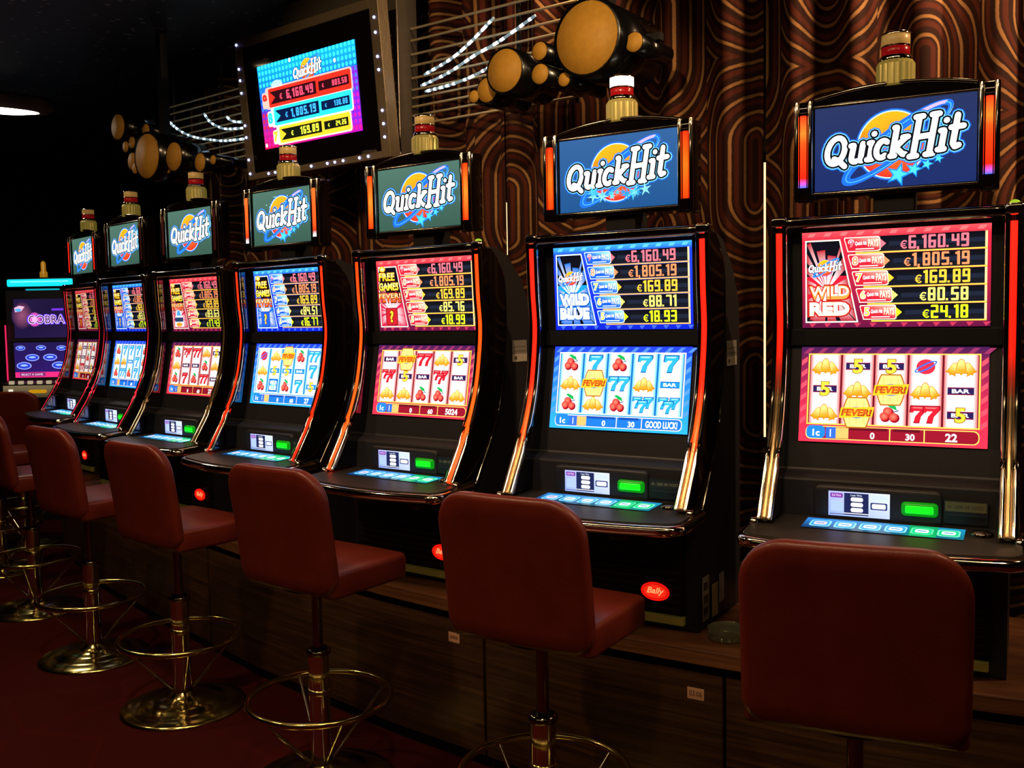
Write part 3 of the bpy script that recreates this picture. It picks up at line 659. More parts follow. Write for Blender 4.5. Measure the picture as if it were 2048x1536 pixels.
for k in range(1, 8):
    r = empty('bench_cabinet', row(k), MR[k]); inv = Matrix.Translation(row(k)) @ Matrix.Rotation(MR[k], 4, 'Z'); inv = inv.inverted()
    def lp(mf, y): q = inv @ row(mf, 0, y); return (q.x, q.y)
    g = .006
    a0, a1 = lp(k+.5-g, -.15), lp(k-.5+g, -.15); b0, b1 = lp(k+.5-g, .46), lp(k-.5+g, .46)
    MB().prism_z([a0, lp(k, -.15), a1, b1, lp(k, .46), b0], .0, .513).build('carcass', BLACKM, r)
    c0, c1 = lp(k+.5-g, -.172), lp(k-.5+g, -.172); cm = lp(k, -.172); a0b, a1b, amb = lp(k+.5-g, -.151), lp(k-.5+g, -.151), lp(k, -.151)
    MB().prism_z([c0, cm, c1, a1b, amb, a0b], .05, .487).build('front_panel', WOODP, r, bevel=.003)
    tag(r, 'dark wood-grained bench cabinet '+RANK[k-1], 'cabinet', 'bench cabinets')
    if k in (2, 3):
        cv = Canvas(50, 36); cv.L(0).rect(0, 0, 50, 36, '#c89878'); cv.L(1)
        if k == 2: cv.text('03.06', 25, 18, 17, '#3a2018', w=38)
        else: cv.rect(8, 12, 42, 24, '#8a6450')
        x = .325 if k == 2 else .30; ya = -.172+(x/.4)*(lp(k-.5+g, -.172)[1]+.172)-.0012; dy = (lp(k-.5+g, -.172)[1]-cm[1])/.4
        cv.build('number_tag', PRINT, r, (x-.025, ya-dy*.025, .408), (.05, dy*.05, 0), (0, 0, .034), thick=.001)

# ------------------------------------------------------------------ slot machines
FP = [(-.003, 1.738), (.003, 1.58), (.012, 1.47), (.003, 1.37), (-.025, 1.24), (-.085, 1.10), (-.165, .968), (-.178, .948)]   # front edge (y, z)
BP = [(.05, 1.735), (.105, 1.68), (.13, 1.60), (.132, 1.46), (.117, 1.33), (.071, 1.15), (-.035, .97), (-.06, .93)]              # rear edge of the lacquered side band
FC = smooth_curve([(y, z, 0) for y, z in FP], 5); BC = smooth_curve([(y, z, 0) for y, z in BP], 5)
FC = [(p.x, p.y) for p in FC]; BC = [(p.x, p.y) for p in BC]
def fy(z):
    for (y0, z0), (y1, z1) in zip(FC[:-1], FC[1:]):
        if z0 >= z >= z1: return y0+(y1-y0)*(z0-z)/max(z0-z1, 1e-6)
    return FC[0][0] if z > FC[0][1] else FC[-1][0]
INNER = [(.040, 1.735), (.047, 1.72), (.058, 1.45), (.053, 1.40), (.004, 1.138), (-.014, 1.062), (-.050, 1.045), (-.062, .94)]  # recessed face that carries the screens
BODY = INNER+[(-.06, .91), (-.055, .56), (.31, .56), (.31, 1.45), (.30, 1.54), (.25, 1.635), (.165, 1.72), (.09, 1.745)]
SM = {}
def shared(name, fn):
    if name not in SM: SM[name] = fn()
    return SM[name]
def strip_mat(nm, c, me):
    mt = mat(nm, c, .2, me); nt, b = nodes_of(mt); a = N(nt, 'ShaderNodeAttribute'); a.attribute_name = 'pic'
    nt.links.new(a.outputs['Color'], b.inputs['Emission Color']); b.inputs['Emission Strength'].default_value = 2.2; return mt
STRIP = strip_mat('light_strip_gold', '#b89a70', .9)
STRIP_L = strip_mat('light_strip_red', '#5a1408', 0)
def strip_mesh(pts, r, rx, colf, lit=True):
    mb = MB().tube(pts, r, 8, rx=rx); me = mb.mesh('light_strip', STRIP_L if lit else STRIP)
    at = me.color_attributes.new('pic', 'FLOAT_COLOR', 'POINT'); 
    zs = [v.co.z for v in me.vertices]; lo, hi = min(zs), max(zs)
    at.data.foreach_set('color', [x for v in me.vertices for x in (*colf((v.co.z-lo)/(hi-lo)), 1)]); return me
def grad(stops):
    def f(t):
        for (a, c), (b2, c2) in zip(stops[:-1], stops[1:]):
            if t <= b2:
                k = (t-a)/max(b2-a, 1e-6); A, B = lin(c), lin(c2); return tuple(x+(y-x)*k for x, y in zip(A, B))
        return lin(stops[-1][1])
    return f
def deck_pt(x, y, z=0.): return (x, y, .945+(y+.05)*.05+z)
DESK = [(.30, -.05)]+[(.318, -.10), (.322, -.252)]+[(.322-.042*(1-cos(radians(a))), -.252-.042*sin(radians(a))) for a in range(18, 91, 18)]+[(.22, -.306), (.15, -.317), (.075, -.324), (0, -.326)]
DESK = DESK+[(-x, y) for x, y in reversed(DESK[:-1])]
def m_desk():
    mb = MB(); n = len(DESK); vs = [deck_pt(x, y) for x, y in DESK]+[deck_pt(x, y, -.035) for x, y in DESK]
    mb.add(vs, [(i, (i+1) % n, n+(i+1) % n, n+i) for i in range(n)], True); mb.add(vs[:n], [tuple(range(n))]); mb.add(vs[n:], [tuple(range(n-1, -1, -1))])
    return mb.mesh('player_desk', mat('desk_black', '#2e2b28', .42, bump=(300, .05)))
def m_bumper(): 
    pts = [deck_pt(x*1.012, y-.004, -.020) for x, y in DESK[1:-1]]; return MB().tube(pts, .016, 10).mesh('desk_bumper', CHROME)
def arch(x): return 2.098-.036*(x/.25)**2
def m_housing():
    e = [(-.21, 1.806), (.21, 1.806)]+[(x, arch(x)) for x in [.21-.42*i/16 for i in range(17)]]
    return MB().prism_y(e, .032, .11).mesh('topper', GLOSSB)
def m_frame():
    mb = MB(); r = .005
    for a, c in (((-.204, .03, 1.82), (.204, .03, 1.82)), ((-.204, .03, 2.054), (.204, .03, 2.054)), ((-.204, .03, 1.82), (-.204, .03, 2.054)), ((.204, .03, 1.82), (.204, .03, 2.054))): mb.tube([a, c], r, 8)
    mb.tube([(x, .03, arch(x)-.002) for x in [.2-.4*i/16 for i in range(17)]], .006, 8); return mb.mesh('topper_frame', CHROME_D)
def ribbed(r, z0, z1, n=72):
    mb = MB(); vs = []; fs = []
    for z, k in ((z0, 1.), (z0+.004, 1.04), (z1-.012, 1.04), (z1, .88)):
        for i in range(n): rr = r*k*(1+(.03 if i % 3 == 0 else 0)); vs.append((rr*cos(2*pi*i/n), .07+rr*sin(2*pi*i/n), z))
    for j in range(3):
        for i in range(n): fs.append((j*n+i, j*n+(i+1) % n, (j+1)*n+(i+1) % n, (j+1)*n+i))
    mb.add(vs, fs, False); mb.add(vs[:n], [tuple(range(n))]); mb.add(vs[-n:], [tuple(range(n))]); return mb
def cyl(r, z0, z1, x=0, y=.07, n=28, ch=.002):
    return MB().lathe([(r-ch, z0), (r, z0+ch), (r, z1-ch), (r-ch, z1)], n, Matrix.Translation((x, y, 0)))
BUTTONS = None
def buttons_canvas(bright):
    cv = Canvas(100, 26); cv.L(0).rect(0, 0, 100, 26, ['#0b2a5a', '#0d6a78', '#1a8cb4', '#2a7fd0'])
    for i in range(6):
        x = 4+i*16; g = i >= 4
        cv.L(1).rrect(x, 5, x+13.5, 21, 3, '#8fdcff' if not g else '#7cf5c0'); cv.L(2).rrect(x+1, 6.2, x+12.5, 19.8, 2.4, '#3aa0e8' if not g else '#18c884')
        cv.L(3).rrect(x+2.6, 9, x+10.9, 17, 2, '#f4fcff' if i != 0 else '#ffd0d8'); cv.L(4).rect(x+4, 11.8, x+9.4, 14, '#4a90c0')
    cv.L(1).poly([(68, 0), (84, 0), (84, 26), (66, 26)], '#0ea060')
    return cv
def info_canvas():
    cv = Canvas(100, 42); cv.L(0).rect(0, 0, 100, 42, ['#8fa8f4', '#b8c8ff', '#dfe6ff', '#a8b0ff'])
    cv.L(1).rect(26, 3, 66, 40, '#1c2450'); cv.L(2).rect(26, 4.5, 66, 6, '#e8ecff'); cv.L(1).rrect(3, 31, 24, 39, 2, '#7a3aa0'); cv.L(2).text('EXTRA', 13.5, 35, 3.6, '#ffe0ff', w=15)
    for i in range(3): cv.L(2).rrect(37, 26-i*9, 57, 33-i*9, 3, '#ffffff')
    cv.L(2).text('Last Win', 46, 36.5, 3.2, '#e8f0ff', w=18)
    cv.L(1).rrect(69, 14, 96, 26, 2, '#28336a'); cv.L(2).rrect(71.5, 16, 93.5, 24, 2, '#ffffff'); cv.L(1).rect(69, 30, 97, 39, '#c8d8ff'); cv.L(1).rect(4, 8, 24, 26, '#a8c0fa'); cv.L(2).rect(2, 2.5, 66, 3.6, '#141a40'); return cv
def badge_canvas():
    cv = Canvas(100, 60); n = 36
    cv.L(0).ell(50, 30, 50, 30, '#e01008', n=n); cv.L(1).ell(50, 30, 44, 24.5, '#a00804', n=n); cv.L(2).ell(50, 30, 41, 22, '#f02410', n=n)
    cv.L(3).text('Bally', 51, 30, 26, '#ff9a60', w=60, shear=.3, bold=.02); return cv
GREEN = mat('lit_green_acceptor', '#063006', .2, emit='#10e018', es=2.0)
GREEN2 = mat('green_acceptor_rim', '#0c3a10', .25, emit='#08a010', es=.8)

def slot_machine(k, th, card, amounts, reels, status, bg, strip, tstrip, label, lit_cap=False, kw={}, dot=False, stickers=False, lit=True):
    R = empty('slot_machine', row(k), MR[k]); tag(R, label, 'slot machine', 'curved-screen slot machines in a row')
    body = child('cabinet_body', shared('body', lambda: MB().prism_x(BODY, -.29, .29).mesh('cabinet_body', BLACK)), R)
    bev = body.modifiers.new('bevel', 'BEVEL'); bev.width = .006; bev.segments = 2; bev.limit_method = 'ANGLE'
    for sx in (-1, 1):
        def band():
            prof = FC+BC[::-1]; return MB().prism_x(prof, sx*.292, sx*.306).mesh('side_panel', GLOSSB)
        child('side_panel', shared('band%d' % sx, band), R)
        def inner():
            mb = MB(); n = 24; vs = []; fs = []
            def iy(z):
                for (y0, z0), (y1, z1) in zip(INNER[:-1], INNER[1:]):
                    if z0 >= z >= z1: return y0+(y1-y0)*(z0-z)/max(z0-z1, 1e-6)
                return INNER[-1][0]
            for i in range(n+1):
                z = 1.732-(1.732-.95)*i/n; yf, yb = fy(z)+.004, max(iy(z), fy(z)+.005)
                for x in (sx*.268, sx*.272): vs += [(x, yf, z), (x, yb+.01, z)]
            for i in range(n):
                a = i*4; c = a+4; fs += [(a, a+1, c+1, c), (a+2, c+2, c+3, a+3), (a, c, c+2, a+2), (a+1, a+3, c+3, c+1)]
            return mb.add(vs, fs, False).mesh('inner_side', MIRRORB)
        child('inner_side', shared('inner%d' % sx, inner), R)
        for j, (xx, dy, rr) in enumerate(((.275, -.004, .0075), (.3025, -.004, .0075))):
            child('chrome_trim', shared('trim%d%d' % (sx, j), lambda: MB().tube([(sx*xx, y+dy, z) for y, z in FC], rr, 8).mesh('chrome_trim', CHROME)), R)
        child('light_strip', strip_mesh([(sx*.289, y+.001, z) for y, z in FC[1:]], .010, .0085, grad(strip), lit), R)
        child('corner_cap', shared('cap%d' % sx, lambda: MB().pad(.046, .03, .01, [(.006, -.014), (0, -.008), (0, .02), (.006, .026)], lambda a, c, d: (sx*.289+a, d-.002, 1.745+c), 4).mesh('corner_cap', CHROME)), R)
        child('pivot_bolt', shared('bolt%d' % sx, lambda: MB().lathe([(.001, 0), (.012, 0), (.016, .006), (.016, .016), (.009, .022), (.001, .023)], 16, Matrix.Translation((sx*.306, -.175, .938)) @ Matrix.Rotation(sx*pi/2, 4, 'Y')).mesh('pivot_bolt', CHROME)), R)
        child('edge_trim', shared('edge%d' % sx, lambda: MB().tube([(sx*.3065, y, z) for y, z in BC], .0022, 6).mesh('edge_trim', CHROME)), R)
        child('hinge_arm', shared('arm%d' % sx, lambda: MB().tube([(sx*.312, -.17, .938), (sx*.312, -.10, .96), (sx*.31, .0, 1.05), (sx*.31, .05, 1.14), (sx*.309, .08, 1.28)], .004, 6).mesh('hinge_arm', CHROME_D)), R)
    child('top_trim', shared('top', lambda: MB().pad(.545, .030, .012, [(.008, -.016), (0, -.008), (0, .03), (.008, .04)], lambda a, c, d: (a, d-.002, 1.742+c), 4).mesh('top_trim', CHROME_D)), R)
    DK = DISP if k < 5 else DISP_F if k < 7 else DISP_D  # view-angle dimming of the far screens put into their emission
    # screens in black surrounds
    def bez():
        mb = MB(); sl = lambda z: (INNER[1][0]+(INNER[2][0]-INNER[1][0])*(1.72-z)/.27)
        for z0, z1 in ((1.405, 1.447),): mb.box(-.266, .266, .040, .058, z0, z1)
        return mb.mesh('screen_divider', BLACKM)
    child('screen_divider', shared('bez', bez), R, )
    up = upper_canvas(th, card, amounts); up.build('upper_screen', DK, R, (-.237, .0535, 1.453), (.474, 0, 0), (0, -.0105, .264), thick=.02)
    lo = lower_canvas(th, reels, status); lo.build('lower_screen', DK, R, (-.237, -.0008, 1.140), (.474, 0, 0), (0, .0485, .260), thick=.02)
    # console under the lower screen
    con = child('console', shared('console', lambda: MB().pad(.32, .095, .016, [(.005, -.008), (0, -.004), (0, .01), (0, .012)], lambda a, c, d: (-.022+a, -.060+d, .984+c), 4).mesh('console', GREY)), R)
    info_canvas().build('info_screen', DISP_F, con, (-.143, -.0695, .952), (.155, 0, 0), (0, 0, .066), thick=.003)
    g = child('bill_acceptor', shared('acc', lambda: MB().pad(.088, .036, .010, [(.006, -.012), (0, -.006), (0, .004)], lambda a, c, d: (.084+a, -.066+d, .984+c), 4).mesh('bill_acceptor', GREEN2)), con)
    child('acceptor_light', shared('accl', lambda: MB().pad(.070, .022, .005, [(.003, -.014), (0, -.011), (0, -.002)], lambda a, c, d: (.084+a, -.066+d, .984+c), 4).mesh('acceptor_light', GREEN)), con)
    cv = Canvas(100, 60); cv.L(0).vgrad(0, 0, 100, 60, '#11131c', '#1b1c22'); cv.L(1).rect(3, 32, 97, 57, '#6a6446' if k == 1 else '#23262c'); cv.L(2).text('IN - 200€ OR TICKET', 50, 44, 9, '#2a2a20' if k == 1 else '#a8a488', w=82); cv.L(1).rect(8, 10, 94, 22, '#04050a'); cv.L(2).rect(8, 22, 94, 24, '#2c3450')
    cv.build('ticket_slot', PRINT, con, (.141, -.066, .953), (.102, 0, 0), (0, 0, .06), thick=.006)
    # player desk
    dk = child('player_desk', shared('desk', m_desk), R); child('desk_bumper', shared('bump', m_bumper), dk)
    buttons_canvas(1).build('button_panel', DISP_F, dk, deck_pt(-.192, -.19, .002), (.386, 0, 0), Vector(deck_pt(0, -.09))-Vector(deck_pt(0, -.19)), thick=.003)
    child('round_button', shared('rnd', lambda: MB().lathe([(.026, 0), (.026, .006), (.02, .01), (.001, .012)], 24, Matrix.Translation(deck_pt(.232, -.125))).mesh('round_button', CHROME_D)), dk)
    # lower door
    dr = child('lower_door', shared('door', lambda: MB().box(-.25, .25, -.076, -.05, .61, .885).mesh('lower_door', BLACKM)), R)
    for i in range(6): child('vent_slat', shared('slat', lambda: MB().box(-.24, .24, -.081, -.076, 0, .007).mesh('vent_slat', BLACK)), dr, (0, 0, .625+i*.022))
    for x in (-.21, .045): child('lock', shared('lock', lambda: MB().lathe([(.040, 0), (.040, .004), (.033, .007), (.001, .008)], 20, Matrix.Translation((0, -.076, .83)) @ Matrix.Rotation(pi/2, 4, 'X') @ Matrix.Diagonal((1, .36, 1, 1))).mesh('lock', mat('lock_plate', '#4a3434', .25, .8))), dr, (x, 0, 0))
    badge_canvas().build('brand_badge', DISP_F, dr, (.119, -.0815, .648), (.092, 0, 0), (0, 0, .056), slab=False)
    if k == 4: MB().box(-.14, -.118, -.0785, -.076, .70, .726).build('sticker', LABEL, dr)
    child('tray_strip', shared('tray', lambda: MB().pad(.50, .028, .004, [(.003, -.012), (0, -.008), (0, .01)], lambda a, c, d: (a, -.060+d, .592+c), 3).mesh('tray_strip', mat('brushed_gold_glow', '#c8b46a', .35, .8, emit='#4a4014', es=.25))), R)  # plain metal strip, its shine put in as a faint glow
    child('foot_plinth', shared('plinth', lambda: MB().box(-.286, .286, -.05, .3, .5605, .575).mesh('foot_plinth', BLACKM)), R)
    # number plate on the right flank
    cv = Canvas(40, 50); cv.L(0).rect(0, 0, 40, 50, '#8a8680'); cv.L(1).rect(0, 0, 40, 18, '#c0b8aa'); cv.L(2).rect(6, 5, 12, 13, '#4a4640'); cv.L(2).rect(3, 24, 37, 26, '#6a6660'); cv.L(2).rect(3, 34, 37, 36, '#6a6660')
    cv.build('flank_label', PRINT, R, (.2925, .185, 1.335), (0, .09, 0), (0, 0, .078), thick=.001)
    if stickers:
        for (y, z, dy, dz, c) in ((-.03, .585, .055, .135, '#a8a08c'), (.05, .58, .05, .10, '#f0e4a8'), (.11, .61, .045, .09, '#b8b4b8')):
            cv = Canvas(20, 50); cv.L(0).rect(0, 0, 20, 50, c)
            if y == .05:
                for j in range(14): cv.L(1).rect(1.5, 3+j*3.3, 18.5, 4.2+j*3.3, '#b0a468')
            elif y < 0:
                for j in range(3): cv.L(1).rect(4, 6+j*14, 16, 15+j*14, '#4a4640')
            cv.build('sticker', PRINT, R, (.2925, y, z), (0, dy, 0), (0, 0, dz), thick=.001)
    if dot: child('indicator_lamp', shared('dot', lambda: MB().lathe([(.012, 0), (.012, .004), (.006, .008), (.001, .009)], 14, Matrix.Translation((.289, .005, 1.76))).mesh('indicator_lamp', mat('indicator_green', '#5a8020', .3, emit='#9ac820', es=.9))), R)
    # topper sign on its neck
    child('topper_neck', shared('neck', lambda: MB().prism_z([(-.05, .05), (.05, .05), (.05, .14), (-.05, .14)], 1.74, 1.82).mesh('topper_neck', BLACKM)), R)
    tp = child('topper', shared('housing', m_housing), R); child('topper_frame', shared('tframe', m_frame), tp)
    for sx in (-1, 1):
        child('topper_post', shared('post%d' % sx, lambda: MB().pad(.046, .27, .008, [(.006, -.014), (0, -.008), (0, .05), (.006, .055)], lambda a, c, d: (sx*.229+a, .030+d, 1.935+c), 4).mesh('topper_post', GLOSSB)), tp)
        for xx in (.211, .2465): child('post_trim', shared('ptrim%d%d' % (sx, xx*1000), lambda: MB().tube([(sx*xx, .020, 1.802), (sx*xx, .016, 1.82), (sx*xx, .016, 2.05), (sx*xx, .020, 2.068)], .0072, 8).mesh('post_trim', CHROME)), tp)
        child('topper_light', strip_mesh([(sx*.229, .016, 1.838+.194*i/8) for i in range(9)], .007, .0085, grad(tstrip)), tp)
    topper_canvas(bg, **kw).build('topper_screen', DISP_T, tp, (-.201, .028, 1.825), (.402, 0, 0), (0, 0, .224), thick=.003)
    # tower lamp
    tl = child('tower_lamp', shared('lens', lambda: ribbed(.046, 2.09, 2.16).mesh('tower_lamp', GOLDGLASS)), R)
    child('lamp_collar', shared('collar', lambda: MB().lathe([(.04, 2.155), (.043, 2.160), (.040, 2.170), (.036, 2.172)], 28, Matrix.Translation((0, .07, 0))).mesh('lamp_collar', CHROME)), tl)
    child('red_band', shared('rb', lambda: cyl(.036, 2.170, 2.194).mesh('red_band', REDBAND)), tl)
    child('lamp_ring', shared('lr', lambda: cyl(.038, 2.194, 2.199).mesh('lamp_ring', CHROME)), tl)
    if lit_cap: child('lamp_top', shared('ltw', lambda: cyl(.037, 2.199, 2.226).mesh('lamp_top', WHITEL)), tl)
    else: child('lamp_top', shared('ltc', lambda: cyl(.036, 2.199, 2.226).mesh('lamp_top', CREAM)), tl)
    child('lamp_cap', shared('lc', lambda: MB().lathe([(.038, 2.226), (.038, 2.230), (.025, 2.236), (.001, 2.238)], 28, Matrix.Translation((0, .07, 0))).mesh('lamp_cap', CHROME)), tl)
    return R
NAVY = ('#1a2a62', '#23305a'); STEEL = ('#1d4f86', '#2f5c92'); SAGE = ('#37584c', '#4c6f62')
A3 = ['6,160.49', '1,805.19', '169.89']
be, c_, ba, fv, lg = 'bell', 'cherry', 'bar', 'fever', 'logo'
slot_machine(1, 'r', 'wild', A3+['80.58', '24.18'], [[be, '5', '5', lg, be], ['5', be, fv, be, ba], [be, fv, c_, '77', '5']], ('30', '22'), NAVY,
    [(0, '#1a1206'), (.42, '#100804'), (.5, '#6a0a06'), (.65, '#e81008'), (1, '#ff1a10')], [(0, '#4a5ae0'), (.06, '#e81408'), (.6, '#ff3a10'), (.75, '#ff6a20'), (1, '#e82810')],
    'nearest slot machine, red screen reading WILD RED, navy topper sign, at the right edge', dot=True, lit=False)
slot_machine(2, 'b', 'wild', A3+['88.71', '18.93'], [[c_, '7', c_, '7', '7'], [be, fv, '77', be, ba], [c_, be, c_, '777', '777']], ('30', 'GOOD LUCK!'), STEEL,
    [(0, '#140c08'), (.2, '#5a1c06'), (.3, '#f04410'), (.42, '#f01408'), (1, '#ff1810')], [(0, '#ff3008'), (.5, '#ff5a10'), (1, '#ff2408')],
    'blue-screened slot machine reading WILD BLUE, its top lamp lit white', lit_cap=True, kw=dict(stars=False, burst=True), stickers=True, lit=False)
slot_machine(3, 'r', 'free?', A3+['85.76', '18.99'], [[ba, fv, '77', be, '5'], ['777', '5', ba, '777', ba], [be, be, c_, c_, be]], ('60', '5024'), SAGE,
    [(0, '#ff3c08'), (.3, '#ff5010'), (1, '#ff3a0c')], [(0, '#ff3008'), (.5, '#ff7020'), (1, '#ff3008')],
    'slot machine with red screen showing credit 5024, orange light strips, third from the right', dot=True)
slot_machine(4, 'b', 'free?', A3+['84.51', '16.77'], [[lg, be, fv, c_, '77'], [be, '5', '5', ba, '7'], [c_, 'wild', c_, '7', '5']], ('60', '27'), SAGE,
    [(0, '#f01808'), (.3, '#f82408'), (1, '#ff2c10')], [(0, '#c8d8e0'), (.05, '#5a1408'), (.3, '#f04818'), (1, '#ff5a20')],
    'blue-screened slot machine with red strips, fourth from the right', kw=dict(splash=True))
slot_machine(5, 'r', 'freex', A3+['83.63', '17.43'], [[c_, '777', '77', be, '5'], [be, ba, ba, c_, be], [c_, '7', c_, '77', ba]], ('60', '27'), SAGE,
    [(0, '#1a1004'), (.5, '#241604'), (1, '#1a1004')], [(0, '#0a0606'), (1, '#100806')],
    'red-screened slot machine with unlit side strips, third from the far end', kw=dict(stars=False), lit=False)
slot_machine(6, 'b', 'free?', A3+['83.63', '17.43'], [[c_, '7', '7', '7', c_], [be, be, ba, '7', c_], [c_, '77', c_, '7', be]], ('60', '27'), SAGE,
    [(0, '#c81430'), (.5, '#e01a30'), (.7, '#60101a'), (1, '#200a08')], [(0, '#0a0606'), (1, '#100806')],
    'narrow-looking slot machine with blue screens, second from the far end of the row', kw=dict(stars=False))
slot_machine(7, 'r', 'free?', A3+['83.63', '17.43'], [[be, ba, '5', c_, ba], ['5', ba, c_, ba, be], [be, '77', ba, '5', be]], ('60', '27'), SAGE,
    [(0, '#d81838'), (1, '#f02030')], [(0, '#f01808'), (1, '#f02010')],
    'farthest slot machine of the row, red strips on its topper, beside the upright cabinet', kw=dict(stars=False))

# ------------------------------------------------------------------ stools
def make_stool():
    R = empty('bar_stool')
    MB().lathe([(.236, 0), (.238, .007), (.225, .013), (.185, .020), (.15, .022), (.142, .030), (.10, .034), (.062, .040), (.045, .052), (.034, .064)], 48).build('base', BRASS, R)
    MB().lathe([(.034, .06), (.034, .425)], 28).build('column', CHROME, R)
    MB().lathe([(.030, .425), (.040, .427), (.041, .440), (.030, .446)], 28).build('column_collar', CHROME_D, R)
    MB().lathe([(.034, .296), (.039, .298), (.039, .312), (.034, .314)], 28).build('ring_collar', BRASS, R)
    MB().lathe([(.0165, .44), (.0165, .665)], 18).build('pole', CHROME_D, R)
    fr_ = MB().tube([(.228*cos(2*pi*k/44), .228*sin(2*pi*k/44), .282) for k in range(44)], .0105, 8, closed=True).build('foot_ring', BRASS, R)
    for k in range(4):
        a = pi/4+k*pi/2+.35; MB().tube([(.224*cos(a), .224*sin(a), .278), (.04*cos(a), .04*sin(a), .075)], .006, 8).build('spoke', CHROME, R)
    MB().lathe([(.10, .650), (.11, .656), (.11, .664), (.03, .668)], 24).build('seat_plate', BLACKM, R)
    MB().pad(.424, .33, .026, [(.012, .660), (.003, .664), (0, .672), (0, .726), (.003, .737), (.012, .742)], lambda a, c, d: (a, c+.045, d+(.010*(1-(a/.2)**2)*(1-(c/.17)**2) if d > .73 else 0)), 6).build('seat', LEATHER, R)
    def back(a, c, d):
        curve = .03*(a/.215)**2
        z = .864+c; lean = -(z-.68)*.10-.02*((z-.68)/.4)**2
        return (a, -.100-d+curve*.5+lean, z)
    MB().pad(.428, .392, .095, [(.016, 0), (.005, .003), (0, .010), (0, .030), (.005, .038), (.016, .042)], back, 10, rb=.05).build('backrest', LEATHER, R)
    return R
stool = make_stool()
def sp(k, dist=.54, dx=0): p = row(k, dx, -dist); return (p.x, p.y, 0)
STOOLS = [((.02, -.68, 0), .09, 'red-brown leather stool nearest the camera, its wide back filling the lower right'),
 ((-.80, -.495, 0), MR[2], 'red-brown leather stool in front of the blue WILD BLUE machine'),
 ((-1.682, -.347, 0), MR[3], 'red-brown leather stool in front of the machine showing 5024'),
 ((-2.57, -.10, 0), MR[4], 'red-brown leather stool in front of the middle machine with red strips'),
 ((-3.379, .137, 0), MR[5], 'dark red leather stool in front of the machine with dim unlit strips'),
 (sp(6), MR[6]-.1, 'dark stool cut by the left edge, showing its chrome ring and base'),
 (sp(7), MR[7], 'farthest stool of the row, only its chrome column showing at left edge'),
 ((-5.74, 1.47, 0), .5, 'dark red stool back in front of the upright cabinet with cyan sign')]
for i, (p, rz, lab) in enumerate(STOOLS):
    o = stool if i == 0 else copy_tree(stool)
    o.location = p; o.rotation_euler = (0, 0, rz); tag(o, lab, 'stool', 'leather stools along the machines')

# ------------------------------------------------------------------ hanging jackpot monitor
def jackpot_canvas():
    cv = Canvas(100, 55.8)
    def bgc(x, y): 
        t = y/55.8
        return '#19c8f0' if t > .8 else ('#1a6cf0' if t > .45 else ('#7a1ac8' if x > 60 else '#c01480'))
    cv.L(0).rect(0, 30, 100, 55.8, ['#1030c0', '#1a30c8', '#12a8e8', '#0fa0e0']); cv.L(0).rect(0, 0, 100, 30, ['#c80a4a', '#b00ca8', '#1a30c8', '#1030c0'])
    for i in range(27):
        for j in range(14):
            x, y = 2+i*3.7, 2.5+j*4; t = y/55.8
            c = '#36e0ff' if t > .72 else ('#2a78ff' if t > .45 else ('#e01a8c' if i > 18 or t < .25 else '#e0203c'))
            if (i*7+j*13) % 29 == 0: c = '#e8ffff'
            cv.L(1).ell(x, y, 1.25, 1.45, c, n=8)
    cv.L(1).poly([(88, 5), (100, 5), (100, 40), (88, 40)], '#7a20d0')
    logo(cv, 53, 45.5, 30, 3, simple=True, stars=False)
    rows = [(33, 12.5, '#ff2a1c', '#ffb0a0', '9', '6,160.49', '803.50', '#ff4a6a', '#2a0810', 10, 94, 60), (20.3, 12, '#28c8f4', '#d0f8ff', '8', '1,805.19', '130.80', '#3aa8f8', '#04163a', 14, 93, 61), (7.6, 11, '#ffc02a', '#fff6c0', '7', '169.89', '24.26', '#e8f040', '#10140a', 18, 90, 62)]
    for y, h, c, gl, n, a, bb, dc, bk, x0, x1, xm in rows:
        cv.L(15).rrect(x0-3, y-h/2-1, x1+1.2, y+h/2+1, 2, gl); cv.L(16).rrect(x0, y-h/2, x1, y+h/2, 1.4, c)
        cv.L(17).rect(x0+2, y-h*.33, xm, y+h*.33, bk); cv.L(17).rect(xm+2.5, y-h*.24, x1-2, y+h*.24, bk); cv.L(18).poly([(x0+2, y-h*.3), (x0+7, y), (x0+2, y+h*.3)], c)
        cv.L(18); digits(cv, a, xm-3, y-h*.22, h*.46, dc, bold=.2); digits(cv, bb, x1-4, y-h*.14, h*.29, dc, bold=.2); digits(cv, '€', x0+15, y-h*.18, h*.38, dc, bold=.16); digits(cv, '€', xm+8, y-h*.12, h*.26, dc, bold=.16)
        cv.L(17).rrect(x0-7, y-h*.5, x0-1.5, y+h*.35, 1.5, gl); cv.L(18).text(n, x0-4.2, y-.5, h*.62, c, bold=.06)
    cv.L(15).ell(20, 41, 6, 3, '#a8ecff', n=14)
    return cv
mon = empty('hanging_monitor', (-2.522, .707, 2.487)); mon.rotation_euler = (.087, 0, -.191)
tag(mon, 'large black jackpot monitor in a metal frame dotted with small blue lights', 'monitor')
fmb = MB()
for bx in ((-.49, -.437, 0, .06, -.315, .33), (.437, .49, 0, .06, -.315, .33), (-.437, .437, 0, .06, -.315, -.285), (-.437, .437, 0, .06, .29, .33)): fmb.box(*bx)
fmb.build('metal_frame', mat('tarnished_frame', '#8a7a62', .4, .35, bump=(60, .2)), mon, bevel=.003)
MB().box(-.437, .437, .004, .12, -.285, .29).build('monitor_body', GLOSSB, mon)
MB().box(-.06, .06, .12, .17, -.1, .1).build('bracket', BLACKM, mon)
jackpot_canvas().build('monitor_screen', DISP, mon, (-.336, .001, -.1875), (.672, 0, 0), (0, 0, .375), thick=.002)
